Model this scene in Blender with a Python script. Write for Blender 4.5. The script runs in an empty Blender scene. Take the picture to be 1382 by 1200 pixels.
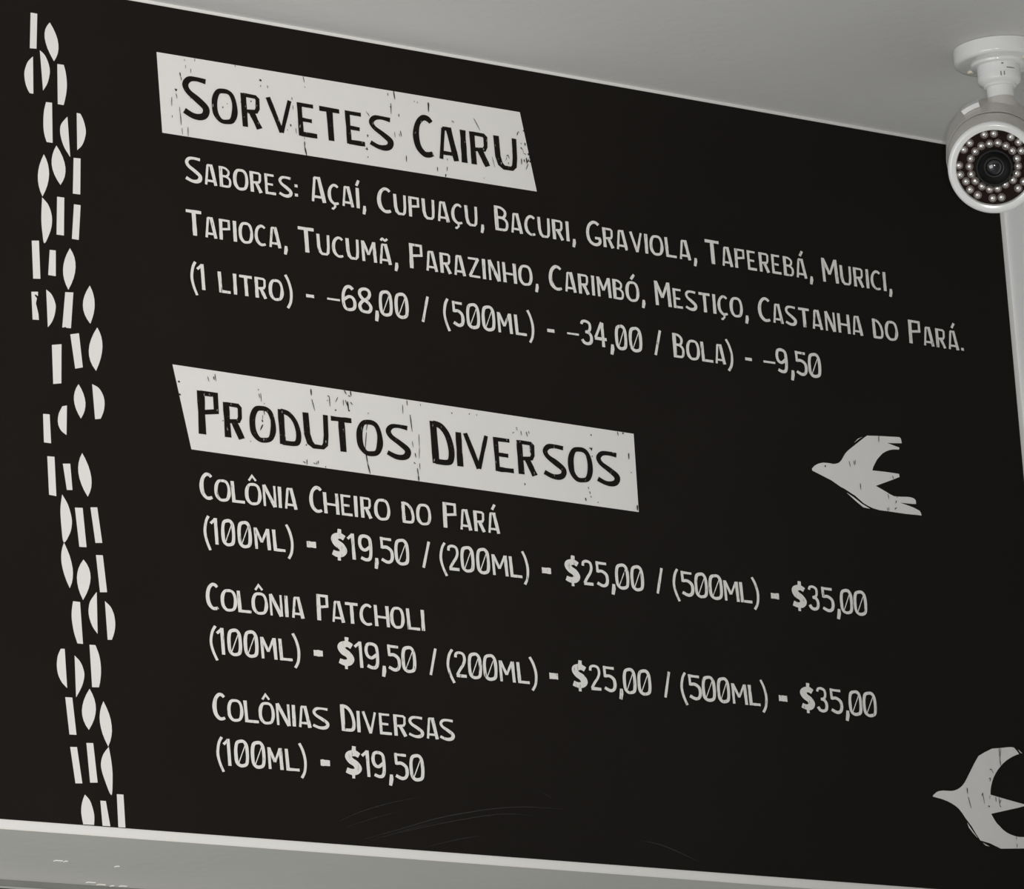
import bpy, bmesh, math, random
from mathutils import Vector, Matrix
from mathutils.geometry import tessellate_polygon

random.seed(7)
sc = bpy.context.scene
COL = sc.collection

# ------------------------------------------------------------------ camera, world, lights, exposure
cam_d = bpy.data.cameras.new('camera')
cam_d.sensor_width = 36.0
cam_d.lens = 205.946
cam_d.clip_start = 0.05
cam_d.clip_end = 100
cam = bpy.data.objects.new('camera', cam_d)
COL.objects.link(cam)
CAM = Vector((-3.78202524, -4.78519375, 1.5225952))
ROT = Matrix(((0.79325995, -0.10174867, -0.60032147),
              (-0.60534032, -0.23799152, -0.75955456),
              (-0.06558776, 0.965923, -0.25038171)))
cam.matrix_world = Matrix.Translation(CAM) @ ROT.to_4x4()
sc.camera = cam

world = bpy.data.worlds.new('world')
sc.world = world
world.use_nodes = True
world.node_tree.nodes['Background'].inputs[0].default_value = (1.0, 0.98, 0.94, 1)
world.node_tree.nodes['Background'].inputs[1].default_value = 0.12

flash_d = bpy.data.lights.new('camera_flash', 'SPOT')
flash_d.energy = 810
flash_d.spot_size = math.radians(32.5)
flash_d.spot_blend = 1.0
flash_d.shadow_soft_size = 0.012
flash_d.color = (1.0, 0.975, 0.935)
flash = bpy.data.objects.new('camera_flash', flash_d)
flash.location = CAM + ROT @ Vector((0.095, -0.012, 0.02))
flash.rotation_euler = (Vector((-1.05, 0.0, 3.1)) - flash.location).to_track_quat('-Z', 'Y').to_euler()
COL.objects.link(flash)

# unseen fill light added on the left to brighten the side wall and board
left_fill_d = bpy.data.lights.new('left_fill_light', 'AREA')
left_fill_d.shape = 'RECTANGLE'
left_fill_d.size = 3.0
left_fill_d.size_y = 2.4
left_fill_d.energy = 80
left_fill_d.color = (0.96, 0.98, 1.0)
left_fill = bpy.data.objects.new('left_fill_light', left_fill_d)
left_fill.location = (-4.5, -2.0, 1.4)
left_fill.rotation_euler = (Vector((0.2, -0.4, 2.6)) - left_fill.location).to_track_quat('-Z', 'Y').to_euler()
COL.objects.link(left_fill)

vs = sc.view_settings
vs.view_transform = 'Standard'
vs.look = 'None'
vs.gamma = 1.0
vs.exposure = 0.0
vs.use_curve_mapping = False

# ------------------------------------------------------------------ helpers
def mat(name, color, rough=0.5, spec=0.5, metal=0.0, noise=None, bump=None, coat=0.0, streak=None, trans=0.0, alpha=1.0):
    m = bpy.data.materials.new(name)
    m.use_nodes = True
    nt = m.node_tree
    b = nt.nodes['Principled BSDF']
    b.inputs['Roughness'].default_value = rough
    b.inputs['Specular IOR Level'].default_value = spec
    b.inputs['Metallic'].default_value = metal
    b.inputs['Coat Weight'].default_value = coat
    b.inputs['Transmission Weight'].default_value = trans
    b.inputs['Alpha'].default_value = alpha
    tc = nt.nodes.new('ShaderNodeTexCoord')
    out = None
    rgb = nt.nodes.new('ShaderNodeRGB')
    rgb.outputs[0].default_value = (*color, 1)
    out = rgb.outputs[0]
    if noise:
        scale, amt = noise
        n = nt.nodes.new('ShaderNodeTexNoise')
        n.inputs['Scale'].default_value = scale
        n.inputs['Detail'].default_value = 5
        nt.links.new(tc.outputs['Object'], n.inputs['Vector'])
        mr = nt.nodes.new('ShaderNodeMapRange')
        mr.inputs['From Min'].default_value = 0.25
        mr.inputs['From Max'].default_value = 0.75
        mr.inputs['To Min'].default_value = 1 - amt
        mr.inputs['To Max'].default_value = 1 + amt
        nt.links.new(n.outputs['Fac'], mr.inputs['Value'])
        mx = nt.nodes.new('ShaderNodeVectorMath')
        mx.operation = 'SCALE'
        nt.links.new(out, mx.inputs[0])
        nt.links.new(mr.outputs[0], mx.inputs['Scale'])
        out = mx.outputs[0]
    if streak:
        # short vertical scuffs worn through the print
        (sx, sz), lo, hi, col2 = streak
        mp = nt.nodes.new('ShaderNodeMapping')
        mp.inputs['Scale'].default_value = (sx, 1, sz)
        nt.links.new(tc.outputs['Object'], mp.inputs['Vector'])
        n = nt.nodes.new('ShaderNodeTexNoise')
        n.inputs['Scale'].default_value = 1.0
        n.inputs['Detail'].default_value = 3
        nt.links.new(mp.outputs[0], n.inputs['Vector'])
        mr = nt.nodes.new('ShaderNodeMapRange')
        mr.inputs['From Min'].default_value = lo
        mr.inputs['From Max'].default_value = hi
        nt.links.new(n.outputs['Fac'], mr.inputs['Value'])
        mix = nt.nodes.new('ShaderNodeMix')
        mix.data_type = 'RGBA'
        nt.links.new(mr.outputs[0], mix.inputs['Factor'])
        nt.links.new(out, mix.inputs['A'])
        mix.inputs['B'].default_value = (*col2, 1)
        out = mix.outputs['Result']
    nt.links.new(out, b.inputs['Base Color'])
    if bump:
        n = nt.nodes.new('ShaderNodeTexNoise')
        n.inputs['Scale'].default_value = bump[0]
        n.inputs['Detail'].default_value = 4
        nt.links.new(tc.outputs['Object'], n.inputs['Vector'])
        bp = nt.nodes.new('ShaderNodeBump')
        bp.inputs['Strength'].default_value = bump[1]
        bp.inputs['Distance'].default_value = 0.002
        nt.links.new(n.outputs['Fac'], bp.inputs['Height'])
        nt.links.new(bp.outputs[0], b.inputs['Normal'])
    return m

def link(name, bm, m, parent=None, smooth=False, loc=None):
    bmesh.ops.recalc_face_normals(bm, faces=bm.faces)
    me = bpy.data.meshes.new(name)
    bm.to_mesh(me)
    bm.free()
    me.materials.append(m)
    if smooth:
        me.shade_smooth()
        me.set_sharp_from_angle(angle=math.radians(38))
    o = bpy.data.objects.new(name, me)
    COL.objects.link(o)
    if parent:
        o.parent = parent
    if loc is not None:
        o.location = loc
    return o

def tag(o, label=None, cat=None, group=None, kind=None):
    if label: o['label'] = label
    if cat: o['category'] = cat
    if group: o['group'] = group
    if kind: o['kind'] = kind
    return o

def empty(name, loc):
    o = bpy.data.objects.new(name, None)
    o.empty_display_size = 0.05
    COL.objects.link(o)
    o.location = loc
    return o

def add_box(bm, x0, x1, y0, y1, z0, z1, bevel=0.0):
    vs_ = [bm.verts.new((x, y, z)) for x in (x0, x1) for y in (y0, y1) for z in (z0, z1)]
    fs = []
    for f in ((0, 1, 3, 2), (4, 6, 7, 5), (0, 4, 5, 1), (2, 3, 7, 6), (0, 2, 6, 4), (1, 5, 7, 3)):
        fs.append(bm.faces.new([vs_[i] for i in f]))
    if bevel:
        es = list({e for f in fs for e in f.edges})
        bmesh.ops.bevel(bm, geom=es, offset=bevel, segments=2, affect='EDGES', profile=0.6)

def box(name, x0, x1, y0, y1, z0, z1, m, parent=None, bevel=0.0):
    bm = bmesh.new()
    add_box(bm, x0, x1, y0, y1, z0, z1, bevel)
    return link(name, bm, m, parent)

def add_lathe(bm, prof, org, ax, n=64, cap0=False, cap1=False):
    """profile of (radius, distance along the axis)"""
    ax = Vector(ax).normalized()
    a = ax.orthogonal().normalized()
    b = ax.cross(a)
    org = Vector(org)
    rings = []
    for r, h in prof:
        if r < 1e-7:
            rings.append([bm.verts.new(org + ax * h)])
        else:
            rings.append([bm.verts.new(org + ax * h + (a * math.cos(t) + b * math.sin(t)) * r)
                          for t in (2 * math.pi * i / n for i in range(n))])
    for p, q in zip(rings, rings[1:]):
        for i in range(n):
            j = (i + 1) % n
            if len(p) == 1 and len(q) == 1:
                continue
            if len(p) == 1:
                bm.faces.new((p[0], q[i], q[j]))
            elif len(q) == 1:
                bm.faces.new((p[i], p[j], q[0]))
            else:
                bm.faces.new((p[i], p[j], q[j], q[i]))
    if cap0 and len(rings[0]) > 2: bm.faces.new(rings[0])
    if cap1 and len(rings[-1]) > 2: bm.faces.new(rings[-1])

def lathe(name, prof, org, ax, m, parent, n=64, **k):
    bm = bmesh.new()
    add_lathe(bm, prof, org, ax, n, **k)
    return link(name, bm, m, parent, smooth=True)

def arc(cx, cy, r, a0, a1, n=8):
    return [(cx + r * math.cos(math.radians(a0 + (a1 - a0) * i / n)),
             cy + r * math.sin(math.radians(a0 + (a1 - a0) * i / n))) for i in range(n + 1)]

# ------------------------------------------------------------------ materials
M_ceil = mat('ceiling_paint', (0.735, 0.728, 0.712), 0.75, 0.25, noise=(3.0, 0.02), bump=(60, 0.25))
M_wall = mat('wall_paint', (0.80, 0.79, 0.765), 0.7, 0.25, noise=(3.0, 0.02), bump=(80, 0.15))
M_side = mat('side_wall_paint', (0.93, 0.93, 0.925), 0.7, 0.25, noise=(4.0, 0.02), bump=(80, 0.15))
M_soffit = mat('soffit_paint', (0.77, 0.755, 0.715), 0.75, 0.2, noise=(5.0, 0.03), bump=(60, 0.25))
M_black = mat('black_vinyl', (0.0128, 0.0108, 0.0094), 0.6, 0.05, noise=(6.0, 0.08))
M_white = mat('white_print', (0.80, 0.785, 0.765), 0.6, 0.25, noise=(30.0, 0.015))
M_text = mat('white_lettering', (0.80, 0.785, 0.75), 0.6, 0.25,
             streak=((420, 90), 0.60, 0.74, (0.10, 0.095, 0.09)))
M_head = mat('black_lettering', (0.0128, 0.0108, 0.0094), 0.6, 0.05,
             streak=((330, 150), 0.655, 0.72, (0.42, 0.41, 0.40)))
M_mark = mat('scuff_mark', (0.012, 0.011, 0.0105), 0.6, 0.2)
M_scratch = mat('faint_scratch', (0.045, 0.042, 0.04), 0.6, 0.3, alpha=0.55)
M_floor = mat('floor_tile', (0.5, 0.49, 0.46), 0.4, 0.4, noise=(4, 0.06))
M_plastic = mat('white_plastic', (0.93, 0.93, 0.92), 0.16, 0.5, noise=(40, 0.02), coat=0.4)
M_body = mat('beige_plastic', (0.66, 0.625, 0.59), 0.34, 0.4, noise=(60, 0.03))
M_led_base = mat('dark_circuit_board', (0.02, 0.011, 0.010), 0.8, 0.1, noise=(300, 0.5))
M_led = mat('clear_led_resin', (0.95, 0.93, 0.90), 0.24, 0.8, metal=0.9)
M_cup = mat('led_cup', (0.34, 0.29, 0.265), 0.3, 0.6, metal=0.6)
M_lens = mat('black_lens_barrel', (0.004, 0.005, 0.004), 0.45, 0.25)
M_glass = mat('coated_lens_glass', (0.008, 0.006, 0.012), 0.12, 1.0, coat=0.6)
M_iris = mat('lens_iris', (0.02, 0.022, 0.016), 0.4, 0.4)
M_screw = mat('cream_screw', (0.80, 0.74, 0.60), 0.4, 0.5)
M_alu = mat('brushed_aluminium', (0.55, 0.56, 0.54), 0.35, 0.5, metal=0.6, noise=(20, 0.06))
M_greyrail = mat('grey_rail_paint', (0.20, 0.205, 0.19), 0.6, 0.3, noise=(30, 0.06))
M_dark = mat('dark_gasket', (0.03, 0.036, 0.033), 0.6, 0.3)
M_pane = mat('grey_green_glass', (0.16, 0.19, 0.175), 0.08, 0.5)

# ------------------------------------------------------------------ the setting
CEIL = 3.5352
SOF = 2.6377
XR = 0.7548
BX0, BX1, BZ0, BZ1 = -1.05, 0.7467, 2.6463, 3.5313

tag(box('ceiling', -4.6, XR + 0.15, -6.5, 0.3, CEIL, CEIL + 0.12, M_ceil), kind='structure')
tag(box('wall_back', -4.6, XR + 0.15, 0.0, 0.229, SOF, CEIL, M_wall), kind='structure')
# the underside of the bulkhead is its own skin of grey paint
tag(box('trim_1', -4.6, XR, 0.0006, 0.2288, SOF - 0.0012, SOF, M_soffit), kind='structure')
tag(box('wall_right', XR, XR + 0.15, -6.5, 0.24, 0.0, CEIL, M_side), kind='structure')
tag(box('floor', -4.6, XR + 0.15, -6.5, 1.6, -0.1, 0.0, M_floor), kind='structure')
# glazed screen behind and below the bulkhead
win = empty('window_1', (-1.9, 0.30, SOF - 0.06))
tag(win, kind='structure')
def wbox(name, x0, x1, y0, y1, z0, z1, m, bevel=0.0):
    o = win.location
    return box(name, x0 - o.x, x1 - o.x, y0 - o.y, y1 - o.y, z0 - o.z, z1 - o.z, m, win, bevel)
wbox('frame_rail', -4.6, XR, 0.2292, 0.30, SOF - 0.0085, SOF + 0.03, M_greyrail)
wbox('frame_edge', -4.6, XR, 0.2275, 0.2300, SOF - 0.0105, SOF - 0.0085, M_alu)
wbox('gasket', -4.6, XR, 0.234, 0.30, SOF - 0.018, SOF - 0.0105, M_dark)
wbox('frame_rail', -4.6, XR, 0.232, 0.30, SOF - 0.052, SOF - 0.018, M_alu)
wbox('window_pane', -4.6, XR, 0.268, 0.276, 0.0, SOF - 0.052, M_pane)

# small blobs of paint left on the soffit; pale dashes imitate rail highlights
bm = bmesh.new()
for x, y, w in ((-0.531, 0.121, 0.009), (-0.519, 0.121, 0.003), (-0.452, 0.128, 0.004), (-0.432, 0.212, 0.010), (-0.414, 0.219, 0.009), (-0.396, 0.221, 0.003), (-0.386, 0.219, 0.008)):
    add_box(bm, x, x + w, y, y + 0.0045, SOF - 0.0022, SOF - 0.0012, 0.0003)
tr = [o for o in COL.objects if o.name == 'trim_1'][0]
link('paint_and_highlights', bm, mat('paint_and_highlight', (0.85, 0.84, 0.8), 0.4), tr)['kind'] = 'stuff'

# ------------------------------------------------------------------ board data (millimetres on the board: right, up)
LINES = {
 'l1': [["S",-410.5,-389.1,240.9,0],["A",-386.7,-369.9,240.9,1],["B",-367.3,-351.7,240.9,1],["O",-349.2,-330.5,240.8,1],["R",-328.0,-312.0,240.8,1],["E",-309.4,-293.9,240.8,1],["S",-291.3,-273.6,240.8,1],[":",-271.0,-266.0,240.8,1],["A",-249.7,-229.4,240.7,0],["Ç",-227.1,-211.9,240.7,1],["A",-209.4,-192.8,240.7,1],["Í",-190.4,-185.3,240.7,1],[",",-182.8,-177.5,240.7,1],["C",-161.7,-142.7,240.6,0],["U",-140.4,-123.1,240.6,1],["P",-120.6,-104.9,240.6,1],["U",-102.4,-85.0,240.6,1],["A",-82.4,-65.5,240.5,1],["Ç",-62.9,-47.3,240.5,1],["U",-44.8,-27.2,240.5,1],[",",-24.6,-19.2,240.5,1],["B",-4.2,15.0,240.4,0],["A",17.3,34.2,240.4,1],["C",36.7,52.4,240.4,1],["U",54.9,72.5,240.4,1],["R",75.1,91.1,240.3,1],["I",93.6,98.9,240.3,1],[",",101.5,106.9,240.3,1],["G",122.4,143.2,240.3,0],["R",145.5,161.4,240.2,1],["A",163.9,180.9,240.2,1],["V",183.5,201.7,240.2,1],["I",204.2,209.5,240.2,1],["O",212.0,230.9,240.2,1],["L",233.5,250.7,240.2,1],["A",253.3,270.6,240.1,1],[",",273.2,278.7,240.1,1],["T",291.0,312.7,240.1,0],["A",314.9,331.4,240.0,1],["P",333.9,349.4,240.0,1],["E",351.9,367.0,240.0,1],["R",369.5,385.1,240.0,1],["E",387.6,402.8,240.0,1],["B",405.3,420.8,239.9,1],["Á",423.3,440.2,239.9,1],[",",442.7,448.1,239.9,1],["M",462.1,487.0,239.8,0],["U",489.2,506.7,239.8,1],["R",509.3,525.2,239.8,1],["I",527.7,532.9,239.8,1],["C",535.5,551.2,239.8,1],["I",553.8,559.0,239.8,1],[",",561.6,567.0,239.7,1]],
 'l2': [["T",-413.3,-392.1,182.6,0],["A",-389.8,-373.6,182.6,1],["P",-371.2,-356.0,182.6,1],["I",-353.6,-348.6,182.6,1],["O",-346.1,-328.2,182.6,1],["C",-325.8,-310.7,182.5,1],["A",-308.3,-291.8,182.5,1],[",",-289.4,-284.1,182.5,1],["T",-270.1,-248.0,182.5,0],["U",-245.7,-228.3,182.4,1],["C",-225.7,-210.1,182.4,1],["U",-207.6,-190.0,182.4,1],["M",-187.5,-167.1,182.4,1],["Ã",-164.5,-147.3,182.4,1],[",",-144.8,-139.3,182.3,1],["P",-123.8,-104.6,182.3,0],["A",-102.3,-85.6,182.3,1],["R",-83.0,-67.3,182.3,1],["A",-64.8,-48.0,182.2,1],["Z",-45.4,-28.5,182.2,1],["I",-26.0,-20.8,182.2,1],["N",-18.2,-0.7,182.2,1],["H",1.9,21.1,182.2,1],["O",23.7,42.5,182.2,1],[",",45.1,50.5,182.1,1],["C",65.7,84.6,182.1,0],["A",86.8,103.5,182.1,1],["R",106.1,121.7,182.1,1],["I",124.3,129.4,182.1,1],["M",131.9,152.1,182.0,1],["B",154.6,170.2,182.0,1],["Ó",172.7,191.3,182.0,1],[",",193.9,199.3,182.0,1],["M",213.3,237.3,182.0,0],["E",239.5,254.3,181.9,1],["S",256.8,273.7,181.9,1],["T",276.2,293.7,181.9,1],["I",296.2,301.3,181.9,1],["Ç",303.7,319.0,181.9,1],["O",321.5,339.7,181.9,1],[",",342.2,347.5,181.8,1],["C",362.6,381.1,181.8,0],["A",383.2,399.5,181.8,1],["S",401.9,418.8,181.8,1],["T",421.2,438.7,181.8,1],["A",441.2,457.6,181.7,1],["N",460.1,477.1,181.7,1],["H",479.6,498.3,181.7,1],["A",500.8,517.4,181.7,1],["D",531.8,548.4,181.6,1],["O",551.0,569.9,181.6,1],["P",586.7,606.1,181.6,0],["A",608.3,625.2,181.6,1],["R",627.8,643.6,181.5,1],["Á",646.2,663.2,181.5,1],[".",665.7,670.2,181.5,1]],
 'l3': [["(",-411.0,-401.5,124.4,0],["1",-401.8,-391.2,124.4,0],["L",-376.3,-359.8,124.4,1],["I",-357.3,-352.2,124.4,1],["T",-349.7,-332.0,124.4,1],["R",-329.5,-313.9,124.4,1],["O",-311.4,-293.0,124.4,1],[")",-291.3,-281.1,124.4,0],["-",-264.1,-252.8,124.4,0],["_",-236.8,-219.2,124.4,0],["6",-217.3,-198.2,124.4,0],["8",-196.2,-177.0,124.4,0],[",",-174.9,-169.4,124.4,0],["0",-168.4,-150.4,124.4,0],["0",-147.5,-129.2,124.4,0],["/",-112.6,-101.0,124.3,0],["(",-82.9,-73.4,124.3,0],["5",-71.4,-54.7,124.3,0],["0",-51.9,-33.5,124.3,0],["0",-30.9,-12.7,124.3,0],["M",-10.2,10.6,124.3,1],["L",13.2,30.5,124.3,1],[")",30.4,40.3,124.3,0],["-",57.8,68.6,124.3,0],["_",85.2,102.5,124.3,0],["3",104.5,121.2,124.3,0],["4",122.9,141.1,124.3,0],[",",144.2,150.5,124.3,0],["0",152.7,169.5,124.3,0],["0",172.2,190.6,124.3,0],["/",207.0,218.9,124.3,0],["B",234.3,251.0,124.3,0],["O",253.3,272.1,124.3,1],["L",274.0,292.0,124.3,1],["A",293.6,309.6,124.2,1],[")",309.4,320.4,124.2,0],["-",337.3,348.0,124.2,0],["_",363.9,382.0,124.2,0],["9",382.8,400.1,124.2,0],[",",403.0,409.2,124.2,0],["5",410.7,429.0,124.2,0],["0",430.1,449.1,124.2,0]],
 'l4': [["C",-413.5,-396.6,-101.3,0],["O",-395.2,-375.5,-101.4,1],["L",-374.6,-356.6,-101.4,1],["Ô",-356.6,-336.6,-101.4,1],["N",-335.1,-316.7,-101.4,1],["I",-315.2,-310.5,-101.5,1],["A",-307.7,-290.5,-101.5,1],["C",-274.9,-257.5,-101.6,0],["H",-257.2,-236.9,-101.6,1],["E",-235.0,-218.8,-101.6,1],["I",-217.4,-212.9,-101.7,1],["R",-209.3,-194.1,-101.7,1],["O",-191.2,-170.9,-101.8,1],["D",-155.5,-138.7,-101.8,1],["O",-136.1,-117.0,-101.8,1],["P",-100.9,-81.6,-102.0,0],["A",-79.3,-62.6,-102.0,1],["R",-60.1,-44.4,-102.0,1],["Á",-41.9,-25.1,-102.0,1]],
 'l5': [["(",-411.8,-402.3,-148.6,0],["1",-402.4,-392.2,-148.6,0],["0",-389.7,-372.4,-148.6,0],["0",-369.3,-351.6,-148.6,0],["M",-348.8,-327.8,-148.5,1],["L",-325.5,-308.4,-148.5,1],[")",-308.8,-298.7,-148.5,0],["=",-282.0,-269.6,-148.5,0],["$",-252.6,-228.4,-148.4,0],["1",-228.4,-217.8,-148.4,0],["9",-215.3,-197.3,-148.4,0],[",",-195.7,-189.9,-148.4,0],["5",-187.6,-169.4,-148.4,0],["0",-168.3,-149.2,-148.4,0],["/",-132.8,-120.5,-148.3,0],["(",-109.1,-98.5,-148.3,0],["2",-98.7,-82.2,-148.3,0],["0",-81.2,-62.8,-148.2,0],["0",-60.2,-42.2,-148.2,0],["M",-39.8,-17.8,-148.2,1],["L",-16.3,1.7,-148.2,1],[")",0.6,10.4,-148.2,0],["=",27.7,40.5,-148.1,0],["$",56.9,82.0,-148.1,0],["2",82.6,98.8,-148.1,0],["5",101.2,119.4,-148.0,0],[",",121.5,128.0,-148.0,0],["0",128.4,147.7,-148.0,0],["0",149.7,168.1,-148.0,0],["/",184.7,195.9,-148.0,0],["(",208.7,219.1,-147.9,0],["5",219.7,238.5,-147.9,0],["0",239.4,258.0,-147.9,0],["0",259.4,279.2,-147.9,0],["M",280.4,302.7,-147.9,1],["L",303.3,321.6,-147.8,1],[")",320.2,331.2,-147.8,0],["=",347.9,360.1,-147.8,0],["$",376.4,401.6,-147.8,0],["3",402.5,418.4,-147.7,0],["5",421.3,440.3,-147.7,0],[",",442.2,448.9,-147.7,0],["0",448.9,467.7,-147.7,0],["0",469.1,488.6,-147.6,0]],
 'l6': [["C",-413.2,-396.6,-218.1,0],["O",-394.7,-375.0,-218.0,1],["L",-374.6,-356.2,-218.0,1],["Ô",-356.2,-336.3,-218.0,1],["N",-334.6,-316.6,-218.0,1],["I",-314.7,-310.0,-218.0,1],["A",-306.5,-289.8,-218.0,1],["P",-273.9,-257.6,-217.9,0],["A",-255.2,-237.9,-217.9,1],["T",-237.9,-220.1,-217.9,1],["C",-218.7,-202.0,-217.9,1],["H",-200.1,-180.2,-217.8,1],["O",-179.0,-161.0,-217.8,1],["L",-158.1,-139.8,-217.8,1],["I",-139.0,-134.1,-217.8,1]],
 'l7': [["(",-411.7,-400.9,-264.7,0],["1",-401.9,-391.5,-264.7,0],["0",-389.7,-371.6,-264.6,0],["0",-369.1,-350.9,-264.6,0],["M",-348.5,-327.4,-264.6,1],["L",-325.5,-307.5,-264.6,1],[")",-308.6,-298.2,-264.6,0],["=",-281.3,-269.1,-264.5,0],["$",-252.2,-227.2,-264.5,0],["1",-227.6,-216.2,-264.4,0],["9",-215.5,-197.1,-264.4,0],[",",-194.8,-188.8,-264.4,0],["5",-186.8,-169.0,-264.4,0],["0",-167.8,-148.9,-264.4,0],["/",-132.3,-120.8,-264.3,0],["(",-108.8,-97.6,-264.3,0],["2",-98.5,-81.9,-264.3,0],["0",-80.6,-62.2,-264.2,0],["0",-60.6,-41.6,-264.2,0],["M",-39.6,-17.7,-264.2,1],["L",-15.8,1.9,-264.2,1],[")",0.9,12.0,-264.2,0],["=",28.0,40.2,-264.1,0],["$",56.6,82.0,-264.0,0],["2",82.5,99.4,-264.0,0],["5",101.1,119.5,-264.0,0],[",",121.9,128.2,-264.0,0],["0",128.8,147.1,-264.0,0],["0",148.8,167.8,-264.0,0],["/",184.8,195.5,-263.9,0],["(",208.6,218.9,-263.9,0],["5",219.2,238.2,-263.8,0],["0",238.8,258.2,-263.8,0],["0",260.2,278.3,-263.8,0],["M",280.4,303.2,-263.8,1],["L",304.4,321.9,-263.7,1],[")",321.1,331.6,-263.7,0],["=",347.8,360.3,-263.7,0],["$",377.2,401.7,-263.6,0],["3",402.6,418.9,-263.6,0],["5",421.6,440.8,-263.6,0],[",",442.9,449.4,-263.6,0],["0",449.4,469.0,-263.6,0],["0",470.1,490.3,-263.5,0]],
 'l8': [["C",-412.1,-395.6,-333.6,0],["O",-394.1,-374.8,-333.6,1],["L",-373.8,-354.7,-333.6,1],["Ô",-355.0,-335.5,-333.6,1],["N",-334.0,-314.9,-333.6,1],["I",-313.7,-308.3,-333.6,1],["A",-305.8,-289.0,-333.6,1],["S",-287.5,-266.3,-333.6,1],["D",-251.5,-232.4,-333.6,0],["I",-231.3,-226.0,-333.6,1],["V",-223.9,-205.1,-333.6,1],["E",-202.5,-185.4,-333.6,1],["R",-183.5,-166.0,-333.7,1],["S",-164.3,-144.3,-333.7,1],["A",-141.7,-125.1,-333.7,1],["S",-123.8,-104.2,-333.7,1]],
 'l9': [["(",-410.8,-400.7,-380.9,0],["1",-401.3,-391.2,-380.8,0],["0",-388.6,-370.4,-380.8,0],["0",-367.9,-349.8,-380.8,0],["M",-347.4,-327.7,-380.6,1],["L",-325.2,-306.7,-380.6,1],[")",-308.3,-298.0,-380.6,0],["=",-280.7,-268.3,-380.5,0],["$",-251.5,-226.1,-380.4,0],["1",-226.7,-215.7,-380.3,0],["9",-214.9,-197.1,-380.2,0],[",",-194.5,-187.9,-380.2,0],["5",-186.5,-167.6,-380.2,0],["0",-166.2,-147.2,-380.1,0]],
 'h1': [["S",-409.1,-375.2,312.0,0],["O",-371.7,-339.7,312.0,1],["R",-334.4,-307.4,311.9,1],["V",-301.9,-267.4,311.9,1],["E",-261.9,-234.5,311.9,1],["T",-233.5,-203.9,311.8,1],["E",-198.9,-171.5,311.8,1],["S",-167.5,-135.5,311.8,1],["C",-108.1,-79.2,311.8,0],["A",-75.7,-47.0,311.8,1],["I",-44.6,-35.9,311.7,1],["R",-31.7,-4.6,311.7,1],["U",1.5,33.9,311.7,1]],
 'h2': [["P",-411.2,-382.6,-32.2,0],["R",-378.9,-352.9,-32.2,1],["O",-346.0,-313.3,-32.2,1],["D",-309.6,-280.4,-32.3,1],["U",-277.7,-244.3,-32.3,1],["T",-242.8,-212.7,-32.3,1],["O",-208.3,-175.4,-32.3,1],["S",-170.6,-138.5,-32.4,1],["D",-111.1,-79.7,-32.4,0],["I",-78.0,-68.8,-32.4,1],["V",-67.5,-32.8,-32.4,1],["E",-27.4,0.9,-32.4,1],["R",4.6,31.4,-32.5,1],["S",39.3,71.3,-32.5,1],["O",74.5,107.2,-32.5,1],["S",112.8,145.0,-32.6,1]],
}
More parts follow.
